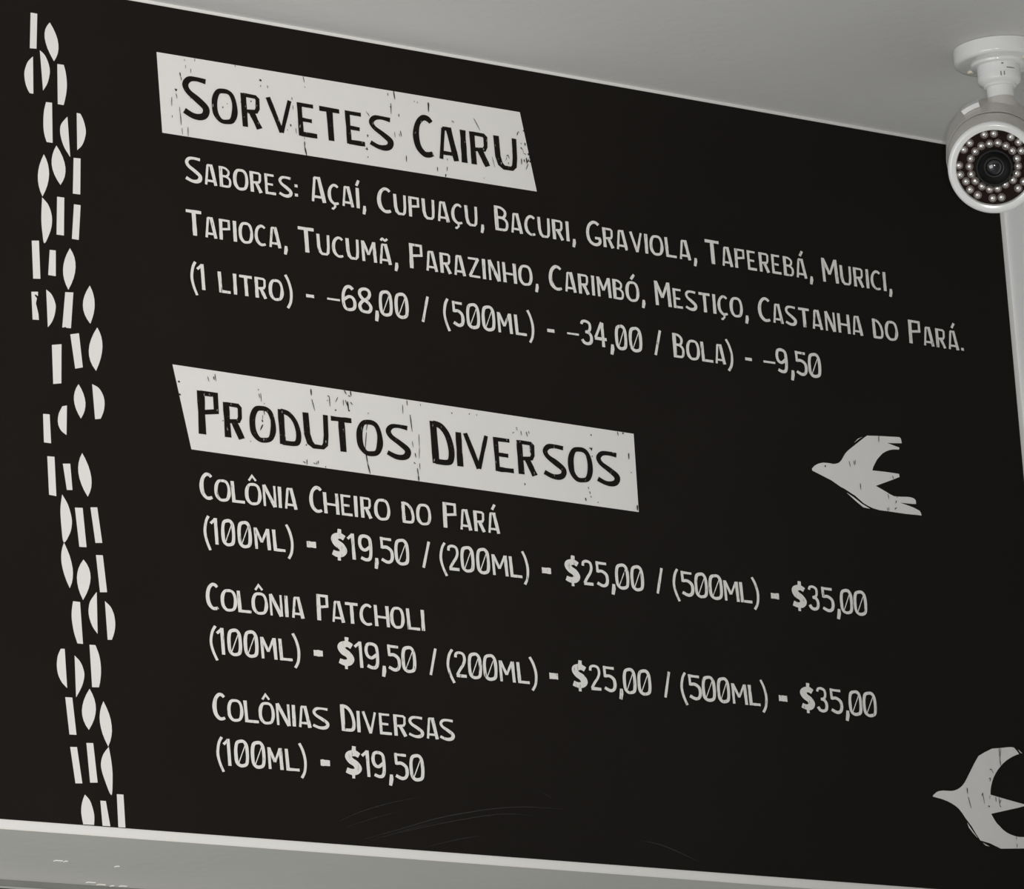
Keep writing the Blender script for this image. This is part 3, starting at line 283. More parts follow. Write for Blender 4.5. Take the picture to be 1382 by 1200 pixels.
BANNERS = [{"body":[[-438.5,378.8],[41.2,381.1],[57.3,292.2],[-436.6,290.5]],"marks":[[[-404.4,375.6],[-404.0,373.6],4],[[-403.3,369.6],[-403.0,365.5],3],[[-390.9,378.4],[-390.9,375.1],4],[[-396.8,366.4],[-396.7,361.4],4],[[-410.9,360.2],[-410.4,355.6],8],[[-409.9,355.7],[-409.4,351.1],5],[[-418.0,341.3],[-417.0,338.6],9],[[-417.0,338.6],[-415.7,341.3],6],[[-417.2,336.1],[-416.4,330.4],5],[[-423.0,331.1],[-423.6,321.1],5],[[-423.6,311.2],[-423.6,308.4],4],[[-413.8,322.0],[-413.1,311.9],4],[[-413.0,314.4],[-412.8,302.0],6],[[-411.9,298.9],[-411.8,291.5],4],[[-404.3,300.8],[-404.6,290.3],5],[[-399.2,337.0],[-399.1,332.4],3],[[-339.4,379.0],[-339.3,376.5],4],[[-308.8,366.8],[-305.9,366.4],12],[[-307.6,361.1],[-307.6,359.1],5],[[-298.4,362.1],[-298.5,359.0],5],[[-251.1,379.3],[-249.7,372.4],5],[[-249.8,367.9],[-249.2,367.1],6],[[-358.3,330.0],[-357.9,328.4],8],[[-352.5,334.5],[-352.0,333.2],4],[[-321.3,341.9],[-321.2,340.3],8],[[-267.6,353.5],[-267.3,350.2],5],[[-334.7,338.9],[-334.2,337.6],5],[[-271.3,322.9],[-270.9,320.1],9],[[-276.0,316.3],[-275.3,315.4],6],[[-254.1,311.0],[-254.0,307.7],3],[[-254.1,306.0],[-254.4,299.3],7],[[-254.2,299.3],[-252.4,290.4],10],[[-264.7,319.6],[-264.2,313.0],4],[[-266.9,344.4],[-266.8,339.4],4],[[-139.5,376.8],[-139.2,373.5],5],[[-131.3,379.9],[-130.1,370.7],8],[[-136.0,365.5],[-136.5,353.1],6],[[-137.6,361.8],[-136.1,360.8],4],[[-126.1,355.0],[-126.2,351.6],6],[[-84.9,373.8],[-85.5,363.0],9],[[-85.1,373.8],[-84.9,368.2],11],[[-104.2,373.1],[-103.9,371.4],4],[[-100.2,372.8],[-99.7,370.8],4],[[-168.5,350.3],[-165.8,346.4],5],[[-170.0,351.8],[-169.5,349.8],3],[[-133.3,333.6],[-133.2,327.3],4],[[-127.4,332.4],[-126.6,329.1],4],[[-125.5,336.0],[-124.2,329.4],6],[[-119.5,308.9],[-119.7,301.6],6],[[-169.9,325.6],[-169.7,322.7],8],[[-174.1,308.9],[-170.1,308.7],5],[[-172.0,310.9],[-171.6,307.3],7],[[-171.3,300.9],[-171.3,298.9],5],[[-78.4,301.5],[-78.3,296.4],6],[[-64.6,303.7],[-65.8,298.4],5],[[-67.3,295.1],[-68.0,291.6],8],[[-23.9,364.4],[-16.3,351.7],5],[[-54.3,357.7],[-53.4,355.6],5],[[-52.2,357.4],[-51.8,355.3],4],[[-2.2,323.3],[0.6,311.7],4],[[-64.3,313.1],[-63.8,310.9],5],[[17.7,326.9],[19.9,328.9],5],[[19.9,328.9],[21.6,324.4],5],[[19.6,320.3],[20.0,317.8],5],[[18.2,326.1],[16.6,321.6],3],[[36.1,357.0],[34.3,353.0],6],[[36.2,357.9],[37.7,356.9],5],[[43.2,360.1],[44.6,359.2],8],[[44.7,346.1],[44.9,342.7],9],[[38.9,345.3],[39.8,343.7],5],[[38.4,340.1],[40.3,337.8],7],[[41.0,338.7],[42.0,332.8],3],[[42.7,333.8],[45.0,332.4],5],[[48.3,334.6],[48.7,332.0],9],[[38.4,327.2],[38.2,320.3],7],[[42.1,326.8],[42.2,323.4],7],[[45.4,329.0],[45.6,322.1],9],[[46.4,324.0],[48.8,327.7],8],[[49.3,326.1],[50.8,324.6],12],[[47.3,322.4],[43.6,315.0],5],[[49.6,330.4],[51.1,327.7],9],[[-15.5,297.9],[-15.0,297.1],5]]},{"body":[[-439.3,39.0],[169.1,29.6],[168.2,-58.8],[-421.2,-49.8]],"marks":[[[-396.6,30.6],[-395.0,25.2],4],[[-389.0,31.5],[-388.4,27.8],6],[[-387.3,34.4],[-386.3,26.8],5],[[-434.3,21.2],[-431.8,20.9],9],[[-433.5,8.1],[-432.1,6.4],9],[[-333.0,24.2],[-332.9,22.7],5],[[-332.5,19.3],[-331.9,14.7],4],[[-330.3,20.1],[-330.0,10.8],4],[[-326.4,9.7],[-326.0,8.7],5],[[-265.1,31.8],[-264.9,24.9],8],[[-264.7,20.6],[-261.6,8.5],5],[[-243.9,26.7],[-242.2,26.5],6],[[-241.7,26.5],[-241.6,15.3],5],[[-245.1,22.0],[-244.3,21.0],4],[[-230.6,26.8],[-234.1,20.8],4],[[-235.4,12.2],[-233.6,12.1],8],[[-221.9,35.3],[-219.1,30.9],6],[[-213.7,35.3],[-213.0,29.7],7],[[-216.9,30.2],[-214.1,29.0],5],[[-223.8,24.8],[-223.8,18.2],4],[[-221.1,24.7],[-218.3,17.9],5],[[-218.3,23.5],[-217.5,13.3],8],[[-214.6,23.0],[-211.8,20.4],5],[[-217.4,14.2],[-216.4,12.8],9],[[-192.2,14.1],[-191.8,12.3],4],[[-327.4,4.1],[-327.0,-3.3],5],[[-330.5,-8.9],[-329.3,-11.0],8],[[-329.0,-3.5],[-330.0,-8.8],3],[[-329.7,-13.8],[-333.4,-20.3],7],[[-344.7,-20.0],[-343.9,-21.8],4],[[-346.7,-33.1],[-346.3,-34.2],5],[[-275.7,-29.4],[-275.0,-30.8],8],[[-276.4,-3.4],[-275.8,-5.6],7],[[-193.6,4.0],[-195.9,-6.0],5],[[-196.0,-7.9],[-199.3,-28.8],5],[[-198.3,-29.6],[-196.6,-42.5],7],[[-196.6,-42.5],[-194.2,-53.0],8],[[-280.6,-48.4],[-277.4,-50.0],5],[[-275.6,-45.7],[-276.0,-51.7],5],[[-267.4,-48.5],[-264.2,-49.7],4],[[-263.3,-47.0],[-263.1,-50.3],4],[[-261.0,-45.5],[-261.2,-49.2],5],[[-252.1,-50.7],[-251.7,-52.0],6],[[-380.7,-14.7],[-379.9,-15.5],7],[[-145.7,27.8],[-146.0,17.7],4],[[-139.8,33.4],[-139.5,27.4],5],[[-136.6,17.7],[-135.2,-0.8],6],[[-122.1,31.4],[-122.0,28.8],3],[[-126.6,-2.7],[-127.0,-17.3],4],[[-127.0,-17.3],[-128.2,-29.5],4],[[-136.0,-11.3],[-135.3,-18.2],4],[[-133.3,-24.0],[-132.5,-28.9],6],[[-135.8,-34.3],[-133.5,-36.0],5],[[-128.1,-34.5],[-127.9,-41.5],4],[[-131.4,-40.4],[-130.6,-48.7],6],[[-130.6,-48.7],[-130.6,-54.3],8],[[-81.0,26.4],[-80.1,24.9],6],[[-57.4,27.7],[-56.8,26.8],8],[[-47.4,28.0],[-47.0,26.4],4],[[24.1,32.5],[24.7,31.4],10],[[5.1,18.9],[6.8,18.4],5],[[5.4,16.9],[7.3,16.5],4],[[0.1,12.2],[2.1,13.5],4],[[11.5,16.1],[12.3,10.5],4],[[18.9,15.7],[20.2,10.3],5],[[22.0,16.6],[23.0,13.7],4],[[145.7,29.2],[146.6,24.7],5],[[152.5,28.5],[154.5,28.1],9],[[107.8,22.3],[109.2,20.8],7],[[105.0,7.0],[107.3,5.2],7],[[108.3,7.3],[107.2,3.7],7],[[107.8,-1.5],[108.1,-3.5],5],[[159.4,6.5],[159.3,-0.7],7],[[160.3,-15.0],[161.8,-15.5],5],[[99.3,-37.6],[99.9,-40.0],5],[[100.9,-42.5],[101.4,-45.5],5],[[102.2,-47.5],[102.5,-49.5],5],[[94.4,-50.3],[95.1,-53.9],7],[[110.8,-53.4],[112.2,-54.0],5],[[166.2,-51.4],[165.8,-57.6],9],[[12.1,-42.3],[12.4,-44.7],6],[[22.8,2.4],[22.7,-4.7],5],[[22.7,-4.7],[24.7,-10.2],8],[[-24.9,-15.3],[-24.6,-17.7],8]]}]
SCRATCHES = [[[-234.7,-447.9],[-225.5,-445.3],[-212.3,-441.5],[-197.6,-437.2],[-183.7,-433.2],[-171.5,-429.5],[-159.6,-425.8],[-147.4,-422.1],[-134.2,-418.5],[-119.3,-415.0],[-103.2,-411.5],[-87.0,-408.3],[-72.0,-405.5],[-58.8,-403.3],[-46.8,-401.5],[-34.8,-400.1],[-22.0,-398.9],[-6.6,-398.1],[10.3,-397.7],[25.7,-397.6],[36.5,-397.4]],[[-261.1,-430.0],[-256.6,-427.9],[-250.3,-425.0],[-242.8,-421.7],[-234.5,-418.5],[-225.3,-415.3],[-215.0,-412.1],[-204.2,-408.9],[-193.7,-405.9],[-182.5,-403.2],[-170.7,-400.5],[-160.1,-398.2],[-152.7,-396.6]],[[-204.4,-442.7],[-194.9,-440.1],[-181.4,-436.3],[-165.1,-432.0],[-147.1,-427.6],[-125.8,-422.8],[-101.4,-417.6],[-76.9,-412.7],[-55.9,-409.1],[-38.5,-407.5],[-23.2,-407.1],[-10.8,-407.2],[-1.9,-407.3]],[[-150.8,-449.9],[-142.7,-447.8],[-131.1,-444.8],[-118.4,-441.6],[-107.4,-439.0],[-98.0,-437.0],[-89.1,-435.3],[-81.6,-434.0],[-76.3,-433.1]],[[135.6,-424.8],[141.0,-425.3],[148.8,-426.0],[157.4,-427.0],[165.2,-428.1],[171.7,-429.5],[177.8,-431.2],[183.9,-433.1],[190.4,-435.1],[198.1,-437.5],[206.6,-440.2],[214.4,-442.8],[219.8,-444.5]],[[0.5,-378.6],[2.8,-379.5],[6.0,-380.7],[9.6,-382.0],[12.6,-383.2],[15.1,-384.4],[17.4,-385.6],[19.3,-386.6],[20.6,-387.4]],[[-224.8,-448.3],[-216.0,-445.6],[-203.4,-441.7],[-189.2,-437.4],[-175.7,-433.4],[-162.2,-429.5],[-147.9,-425.6],[-135.1,-422.1],[-126.2,-419.7]],[[-255.6,-436.2],[-247.3,-433.5],[-235.3,-429.6],[-222.3,-425.4],[-210.9,-421.8],[-201.1,-419.1],[-191.7,-416.6],[-183.8,-414.6],[-178.2,-413.1]]]
LEDS = [[-7.3,36.8],[3.2,36.8],[21.1,31.2],[28.9,24.6],[30.9,15.0],[-23.8,29.2],[-30.9,22.6],[-37.7,5.9],[-37.5,-4.3],[-31.9,-12.4],[-28.4,-21.7],[-20.8,-28.6],[-5.1,-33.6],[4.6,-33.6],[23.5,-25.5],[30.4,-18.9],[37.7,3.8],[37.7,-6.3],[-11.6,24.6],[-2.5,26.1],[6.6,26.1],[14.7,21.9],[21.3,16.0],[25.3,6.9],[25.6,-1.4],[23.5,-9.1],[18.7,-15.9],[10.1,-19.9],[1.5,-23.5],[-7.3,-23.5],[-15.2,-19.4],[-21.8,-12.9],[-25.3,-5.1],[-26.5,3.6],[-24.3,11.9],[-18.7,19.2]]


# ------------------------------------------------------------------ the menu board
board = empty('menu_board', (0, 0, 3.1))
tag(board, 'large black menu board with white hand-cut lettering covering the wall under the ceiling', 'menu board')
T = 0.001          # board thickness
panel = box('panel', BX0, BX1, -T, -0.0001, BZ0 - 3.1, BZ1 - 3.1, M_black, board)

def poly(bm, pts, y=T + 0.0004, depth=0.0004):
    """a cut-out outline on the board, points in mm"""
    n = len(pts)
    f = [bm.verts.new((x / 1000, -y, z / 1000)) for x, z in pts]
    for tri in tessellate_polygon([[Vector((x, z, 0)) for x, z in pts]]):
        try: bm.faces.new([f[k] for k in tri])
        except ValueError: pass
    if depth:
        b = [bm.verts.new((x / 1000, -y + depth - 0.00005, z / 1000)) for x, z in pts]
        for i in range(n):
            j = (i + 1) % n
            bm.faces.new((f[i], f[j], b[j], b[i]))

_layer = [0]
def ribbon(bm, pts, w, closed=False, y0=T + 0.0008):
    """a brush stroke of varying width; pts in mm (x, z), K widens it sideways like the lettering"""
    _layer[0] = (_layer[0] + 1) % 9
    y = y0 + _layer[0] * 0.00002
    n = len(pts)
    if not isinstance(w, (list, tuple)): w = [w] * n
    L, R = [], []
    for i in range(n):
        if closed:
            a, b = pts[i - 1], pts[(i + 1) % n]
        else:
            a, b = pts[max(i - 1, 0)], pts[min(i + 1, n - 1)]
        d0 = Vector((pts[i][0] - a[0], pts[i][1] - a[1]))
        d1 = Vector((b[0] - pts[i][0], b[1] - pts[i][1]))
        if d0.length < 1e-9: d0 = d1
        if d1.length < 1e-9: d1 = d0
        d0.normalize(); d1.normalize()
        t = d0 + d1
        if t.length < 1e-6: t = d1.copy()
        t.normalize()
        nn = Vector((-t.y, t.x))
        c = max(0.55, abs(nn.dot(Vector((-d1.y, d1.x)))))
        h = w[i] / 2 / c
        L.append((pts[i][0] + nn.x * h, pts[i][1] + nn.y * h))
        R.append((pts[i][0] - nn.x * h, pts[i][1] - nn.y * h))
    return L, R, y

def put_ribbon(bm, pts, w, closed, fx, y0=T + 0.0008):
    L, R, y = ribbon(bm, pts, w, closed, y0)
    vl = [bm.verts.new((*fx(p), )) for p in L]
    vr = [bm.verts.new((*fx(p), )) for p in R]
    for k, (p, q) in enumerate(zip(vl, vr)):
        p.co.y = q.co.y = -y - k * 2e-6
    n = len(pts)
    for i in range(n if closed else n - 1):
        j = (i + 1) % n
        try: bm.faces.new((vl[i], vl[j], vr[j], vr[i]))
        except ValueError: pass

def crom(pts, closed=False, n=5):
    out = []
    m = len(pts)
    rng = m if closed else m - 1
    for i in range(rng):
        g = (lambda k: pts[k % m]) if closed else (lambda k: pts[min(max(k, 0), m - 1)])
        p0, p1, p2, p3 = g(i - 1), g(i), g(i + 1), g(i + 2)
        for k in range(n):
            t = k / n
            out.append(tuple(.5 * (2 * p1[j] + (p2[j] - p0[j]) * t + (2 * p0[j] - 5 * p1[j] + 4 * p2[j] - p3[j]) * t * t
                                   + (3 * p1[j] - p0[j] - 3 * p2[j] + p3[j]) * t ** 3) for j in range(len(p1))))
    if not closed: out.append(tuple(pts[-1]))
    return out

# The hand-cut alphabet. Stroke = (kind, points, width); x 0..1 across the glyph between the outer
# stroke centres, y 0..1 from the baseline to the top; kind: l line, c curve, o closed curve.
HV, TH, MD = .145, .10, .12
OV = [(.50, .955), (.22, .91), (.04, .70), (.0, .44), (.06, .22), (.28, .06), (.56, .045), (.84, .11), (.99, .34), (1.0, .62), (.90, .84), (.74, .935)]
DG = [(.50, .955), (.16, .89), (.02, .68), (.0, .40), (.06, .16), (.30, .05), (.60, .045), (.90, .12), (1.0, .34), (1.0, .62), (.94, .82), (.76, .94)]
F = {
 'A': [('l', [(.0, 0), (.24, .96)], TH), ('l', [(.2, .95), (.62, .95)], TH), ('l', [(.57, 1.0), (.98, 0)], HV), ('l', [(.1, .20), (.86, .20)], TH)],
 'B': [('l', [(.02, 0), (.0, 1)], HV), ('c', [(.0, .95), (.5, .93), (.86, .80), (.82, .62), (.55, .52)], TH), ('c', [(.1, .53), (.6, .52), (.98, .38), (.96, .14), (.72, .05), (0, .05)], TH)],
 'C': [('c', [(1.0, .86), (.78, .94), (.48, .94), (.15, .78), (.0, .50), (.10, .22), (.42, .06), (.72, .045), (1.0, .09)], [TH, MD, MD, MD, HV, HV, MD, MD, TH])],
 'D': [('l', [(.04, 0), (.0, 1)], HV), ('c', [(.0, .95), (.45, .90), (.82, .70), (1.0, .38), (.93, .12), (.66, .05), (0, .05)], MD)],
 'E': [('l', [(.03, 0), (.0, 1)], MD), ('l', [(.0, .94), (.92, .94)], TH), ('l', [(.0, .50), (.78, .49)], TH), ('l', [(.0, .06), (1.08, .06)], MD)],
 'G': [('c', [(.95, .86), (.74, .94), (.46, .94), (.14, .78), (.0, .50), (.10, .20), (.42, .05), (.78, .05), (1.0, .16), (.98, .31)], MD), ('l', [(.60, .31), (1.06, .31)], TH)],
 'H': [('l', [(.04, 0), (.0, 1)], HV), ('l', [(1, 0), (.96, 1)], HV), ('l', [(0, .46), (1, .44)], TH)],
 'I': [('l', [(.5, 0), (.5, 1)], HV)],
 'L': [('l', [(.08, 0), (.0, 1)], HV), ('l', [(.0, .06), (1.08, .06)], MD)],
 'M': [('l', [(.04, 0), (.0, 1)], MD), ('l', [(.03, .98), (.46, .34)], MD), ('l', [(.46, .34), (.90, .98)], TH), ('l', [(.93, 1), (1.0, 0)], HV)],
 'N': [('l', [(.04, 0), (.0, 1)], TH), ('l', [(.03, 1), (.95, 0)], HV), ('l', [(1, 0), (.96, 1)], TH)],
 'O': [('o', OV, 'O')],
 'P': [('l', [(.0, 0), (.03, 1)], HV), ('l', [(.0, .95), (.97, .945), (.97, .56), (.0, .50)], TH)],
 'R': [('l', [(.03, 0), (.0, 1)], HV), ('l', [(.0, .95), (.80, .94), (.94, .88), (.92, .60), (.80, .50), (.0, .46)], TH), ('l', [(.48, .48), (.98, 0)], HV)],
 'S': [('c', [(1.02, .925), (.58, .95), (.22, .92), (.03, .78), (.16, .62), (.58, .46), (.95, .29), (.92, .13), (.68, .05), (.32, .055), (-.08, .15)], [MD, TH, MD, MD, MD, HV, HV, HV, HV, MD, MD])],
 'T': [('l', [(-.1, .93), (1.1, .93)], HV * .85), ('l', [(.53, 0), (.50, .95)], HV * 1.05)],
 'U': [('l', [(.0, 1), (.03, .38), (.14, .15), (.34, .05), (.78, .05), (.92, .14), (.98, .40), (1.0, 1)], [HV, HV, HV, MD, TH, MD, MD, MD])],
 'V': [('l', [(.0, 1), (.56, 0)], MD), ('l', [(.56, 0), (1, 1)], TH)],
 'Z': [('l', [(-.06, .94), (1.0, .94)], TH), ('l', [(.95, .95), (.04, .06)], MD), ('l', [(.0, .06), (1.08, .06)], TH)],
 '0': [('o', DG, MD), ('l', [(.20, .12), (.84, .80)], .035)],
 '1': [('l', [(-.25, .78), (.55, .95)], TH), ('l', [(.72, 0), (.62, 1)], MD)],
 '2': [('c', [(.0, .76), (.06, .90), (.40, .955), (.82, .90), (.93, .70), (.76, .50), (.40, .30), (.06, .08)], TH), ('l', [(.0, .06), (1.06, .06)], MD)],
 '3': [('c', [(.0, .82), (.12, .93), (.50, .955), (.88, .87), (.90, .66), (.66, .54), (.36, .52)], TH), ('c', [(.42, .53), (.78, .49), (1, .34), (.92, .12), (.55, .045), (.18, .08), (-.04, .20)], MD)],
 '4': [('l', [(.68, 1), (.0, .34)], TH), ('l', [(-.06, .32), (1.1, .32)], MD), ('l', [(.76, 0), (.72, .98)], MD)],
 '5': [('l', [(.06, .94), (.98, .93)], TH), ('l', [(.06, 1), (.10, .56)], TH), ('c', [(.08, .60), (.52, .62), (.92, .50), (1.0, .28), (.86, .10), (.50, .045), (.0, .14)], MD)],
 '6': [('c', [(.88, .86), (.62, .955), (.28, .90), (.04, .66), (.0, .34), (.14, .10), (.50, .045), (.90, .12), (1, .34), (.84, .52), (.50, .56), (.06, .42)], MD)],
 '8': [('o', [(.5, .955), (.14, .88), (.06, .72), (.30, .55), (.72, .44), (.98, .26), (.84, .08), (.5, .045), (.14, .10), (.02, .28), (.28, .46), (.70, .57), (.92, .74), (.84, .90)], MD)],
 '9': [('c', [(.94, .56), (.50, .42), (.14, .48), (.0, .68), (.12, .90), (.50, .955), (.90, .88), (1.0, .64), (.98, .26), (.82, .08), (.46, .045), (.06, .11)], MD)],
 '$': [('c', [(.96, .78), (.64, .86), (.28, .81), (.18, .70), (.36, .56), (.66, .46), (.84, .30), (.68, .17), (.36, .14), (.0, .20)], [.20, .22, .25, .26, .27, .27, .27, .25, .22, .20]),
       ('l', [(.58, .88), (.62, 1.12)], .14), ('l', [(.48, .10), (.48, -.10)], .11)],
 '(': [('c', [(.86, 1.05), (.30, .82), (.0, .45), (.28, .10), (.90, -.24)], TH)],
 ')': [('c', [(.06, 1.06), (.62, .80), (.98, .42), (.80, .02), (.20, -.24)], TH)],
 '/': [('l', [(.0, -.02), (1.0, 1.02)], .10)],
 '-': [('l', [(-.15, .36), (1.15, .36)], .125)],
 '=': [('l', [(-.15, .40), (1.15, .40)], .235)],
 '_': [('l', [(-.08, .36), (1.08, .36)], .08)],
 ',': [('l', [(.78, .16), (.72, -.02), (.20, -.26)], [.11, .15, .12])],
 '.': [('l', [(.5, .02), (.5, .16)], .15)],
 ':': [('l', [(.5, .10), (.5, .24)], .14), ('l', [(.55, .55), (.55, .69)], .14)],
}
ACC = {'Ç': ('C', [('l', [(.55, .02), (.60, -.10), (.36, -.22), (.20, -.20)], .09)]),
       'Í': ('I', [('l', [(-.6, 1.10), (3.2, 1.38)], .12)]),
       'Á': ('A', [('l', [(.42, 1.14), (.72, 1.40)], .12)]),
       'Ó': ('O', [('l', [(.44, 1.12), (.76, 1.38)], .12)]),
       'Ã': ('A', [('c', [(.12, 1.14), (.30, 1.24), (.55, 1.16), (.80, 1.26)], .10)]),
       'Ô': ('O', [('l', [(.22, 1.12), (.48, 1.36), (.76, 1.14)], .09)])}
K = 1.215           # the alphabet is drawn wide
rg = random.Random(3)

def put_glyph(bm, ch, u0, u1, v, H, y0, wk=1.0):
    """one letter in the cell u0..u1 (mm), baseline v, height H"""
    base, extra = ACC.get(ch, (ch, []))
    w = (u1 - u0) / K            # in unstretched mm
    hw = (HV if base in 'ABDEHILMNPRUT' else MD) * H / 2 * wk
    if base in ',.:/-=_()$1': hw = MD * H / 2 * 0.8
    if base == '$': hw = .11 * H
    if base in ',.:I': hw = min(hw, w * .42)
    # photographed stems rise slightly narrower than the cell, so inset by half a stem
    def mapx(x): return hw + x * max(w - 2 * hw, 0.001)
    fx = lambda p: (u0 / 1000 + p[0] * K / 1000, 0.0, v / 1000 + p[1] / 1000)
    for kind, pts, wd in F[base] + extra:
        acc = (kind, pts, wd) in extra
        P = [(mapx(x), y * H) for x, y in pts]
        if wd == 'O':
            wl = [MD, MD, HV, HV, HV, MD, MD, MD, HV, MD, MD, MD]
        elif isinstance(wd, (list, tuple)):
            wl = list(wd)
        else:
            wl = [wd] * len(P)
        wl = [a * H * wk for a in wl]
        if kind == 'l' and len(P) == 2:
            # hand-cut: a stroke with slightly uneven edges
            a, b = P
            n = 4
            P = [(a[0] + (b[0] - a[0]) * i / n, a[1] + (b[1] - a[1]) * i / n) for i in range(n + 1)]
            w0 = wl[0]
            wl = [w0 * (1 + rg.uniform(-.10, .10)) for _ in P]
            put_ribbon(bm, P, wl, False, fx, y0)
        elif kind == 'l':
            put_ribbon(bm, P, [a * (1 + rg.uniform(-.06, .06)) for a in wl], False, fx, y0)
        else:
            Q = crom([(p[0], p[1], q * (1 + rg.uniform(-.08, .08))) for p, q in zip(P, wl)], kind == 'o', 5)
            put_ribbon(bm, [(q[0], q[1]) for q in Q], [q[2] for q in Q], kind == 'o', fx, y0)

def text_object(key, H, m, parent, y0, wk=1.0):
    """a line of print: every word or price is a part of its own"""
    words, cur = [], []
    for g in LINES[key]:
        gap = g[1] - cur[-1][2] if cur else 0
        if cur and gap > H * .22 or (cur and g[0] in '/'):
            words.append(cur); cur = []
        cur.append(g)
    words.append(cur)
    for wd in words:
        bm = bmesh.new()
        for ch, u0, u1, v, s in wd:
            put_glyph(bm, ch, u0, u1, v, H * (.81 if s else 1), y0, wk * (1.06 if s else 1))
        t = ''.join(g[0] for g in wd)
        name = 'slash' if t == '/' else 'dash' if t in '-=' else 'price' if t[-1] in '05' else 'measure' if 'ML' in t or t == '(1' else 'word'
        link(name, bm, m, parent)

H_TEXT = 28.0
for k in ('l1', 'l2', 'l3', 'l4', 'l5', 'l6', 'l7', 'l8', 'l9'):
    text_object(k, H_TEXT, M_text, board, T + 0.0005)

def marks(name, lst, px_mm, m, parent, y0):
    bm = bmesh.new()
    for a, b, w in lst:
        d = Vector((b[0] - a[0], b[1] - a[1]))
        P = [(a[0] + d.x * t, a[1] + d.y * t) for t in (0, .35, .7, 1)]
        ww = [w * px_mm * f for f in (.7, 1.1, .9, .45)]
        put_ribbon(bm, P, ww, False, lambda p: (p[0] / 1000, 0, p[1] / 1000), y0)
    return link(name, bm, m, parent)

for b, key, H, s, lab in ((BANNERS[0], 'h1', 46.0, 4.936, 'white scuffed banner with the ice cream heading cut out in black'),
                          (BANNERS[1], 'h2', 46.6, 4.2, 'white scuffed banner with the assorted products heading in black')):
    bm = bmesh.new()
    poly(bm, b['body'])
    ban = link('heading_banner', bm, M_white, board)
    ban['label'] = lab
    text_object(key, H, M_head, ban, T + 0.0008, 1.10)
    marks('scuff_marks', b['marks'], 0.9 / s, M_mark, ban, T + 0.0012)['kind'] = 'stuff'

NM = {'bar': 'bar_shape', 'leaf': 'leaf_shape', 'half': 'half_leaf_shape'}
for kind, pts in SHAPES:
    bm = bmesh.new()
    poly(bm, pts)
    link(NM[kind], bm, M_white, board)
for bd, s, lab in ((BIRDS[0], 4.607, 'white swallow silhouette flying left with forked wing tips'),
                   (BIRDS[1], 5.458, 'white swallow silhouette with curved wings at the lower right edge')):
    bm = bmesh.new()
    poly(bm, bd['body'])
    for sl in bd['sl']: poly(bm, sl)
    o = link('bird_silhouette', bm, M_white, board)
    o['label'] = lab
    marks('scuff_marks', bd['marks'], 0.95 / s, M_mark, o, T + 0.0008)['kind'] = 'stuff'
bm = bmesh.new()
for i, p in enumerate(SCRATCHES):
    n = len(p)
    put_ribbon(bm, p, [(.2 + 1.0 * math.sin(math.pi * k / (n - 1))) * (1, .7, .7, .6, 1, .5, .5, .5)[i] for k in range(n)], False,
               lambda q: (q[0] / 1000, 0, q[1] / 1000), T + 0.0003)
o = link('scratches', bm, M_scratch, board)
o['label'] = 'faint arc-shaped scratches near the bottom edge'
o['kind'] = 'stuff'

# ------------------------------------------------------------------ the security camera
seccam = empty('security_camera', (0.49416, -0.28612, CEIL))
tag(seccam, 'white bullet security camera with a ring of infrared lights hanging from the ceiling', 'security camera')
UP = (0, 0, -1)
mm = 0.001
base_prof = [(0, 0), (47.0, 0), (48.4, .6), (48.6, 4), (48.3, 14), (47.6, 16.5), (45.8, 18), (43, 18.3), (31, 18.3), (30.5, 18.8), (30, 21), (28.5, 21.6), (0, 21.6)]
lathe('mount_base', [(r * mm, h * mm) for r, h in base_prof], (0, 0, 0), UP, M_plastic, seccam, 96)
collar_prof = [(23.6, 20), (23.8, 23), (23.8, 31.4), (23.4, 31.8), (23.4, 32.4), (23.8, 32.8), (23.8, 38.5), (23.0, 40), (20, 42), (18.2, 43), (17.8, 45.2), (15.8, 46)]
lathe('collar', [(r * mm, h * mm) for r, h in collar_prof], (0, 0, 0), UP, M_plastic, seccam, 72, cap0=True, cap1=True)
lathe('neck', [(r * mm, h * mm) for r, h in [(15.6, 43), (15.2, 46), (14.9, 50), (14.9, 75)]], (0, 0, 0), UP, M_plastic, seccam, 64, cap0=True, cap1=True)
# two recessed marks and a moulding line on the collar
toc = Vector((-0.6575, -0.6943, 0)).normalized()
side = Vector((toc.y, -toc.x, 0)) * -1   # to the picture's right
bm = bmesh.new()
def collar_mark(ang, z, dw, dh, r=0.02385):
    a0 = math.radians(ang)
    for k in range(3):
        t0, t1 = a0 + dw * (k / 3 - .5), a0 + dw * ((k + 1) / 3 - .5)
        q = []
        for t, zz in ((t0, z), (t1, z), (t1, z - dh), (t0, z - dh)):
            d = toc * math.cos(t) + side * math.sin(t)
            q.append(bm.verts.new((d.x * r, d.y * r, zz)))
        bm.faces.new(q)
collar_mark(6, -0.0335, .05, .005)
collar_mark(15, -0.0335, .05, .0045)
collar_mark(35, -0.0285, .42, .0012)
collar_mark(12, -0.0235, .10, .0016)
link('collar_marks', bm, M_greyrail, seccam)
# screw under the base
lathe('screw', [(0, -1 * mm), (4.2 * mm, -1 * mm), (4.2 * mm, .6 * mm), (3.4 * mm, 1.8 * mm), (0, 2.3 * mm)], (-0.0094, 0.0345, -0.0183), UP, M_screw, seccam, 24)
sd = -Vector((-0.0094, 0.0345, 0)).normalized() * 0.036
lathe('screw', [(0, -1 * mm), (4.2 * mm, -1 * mm), (4.2 * mm, .6 * mm), (3.4 * mm, 1.8 * mm), (0, 2.3 * mm)], (sd.x, sd.y, -0.0183), UP, M_screw, seccam, 24)

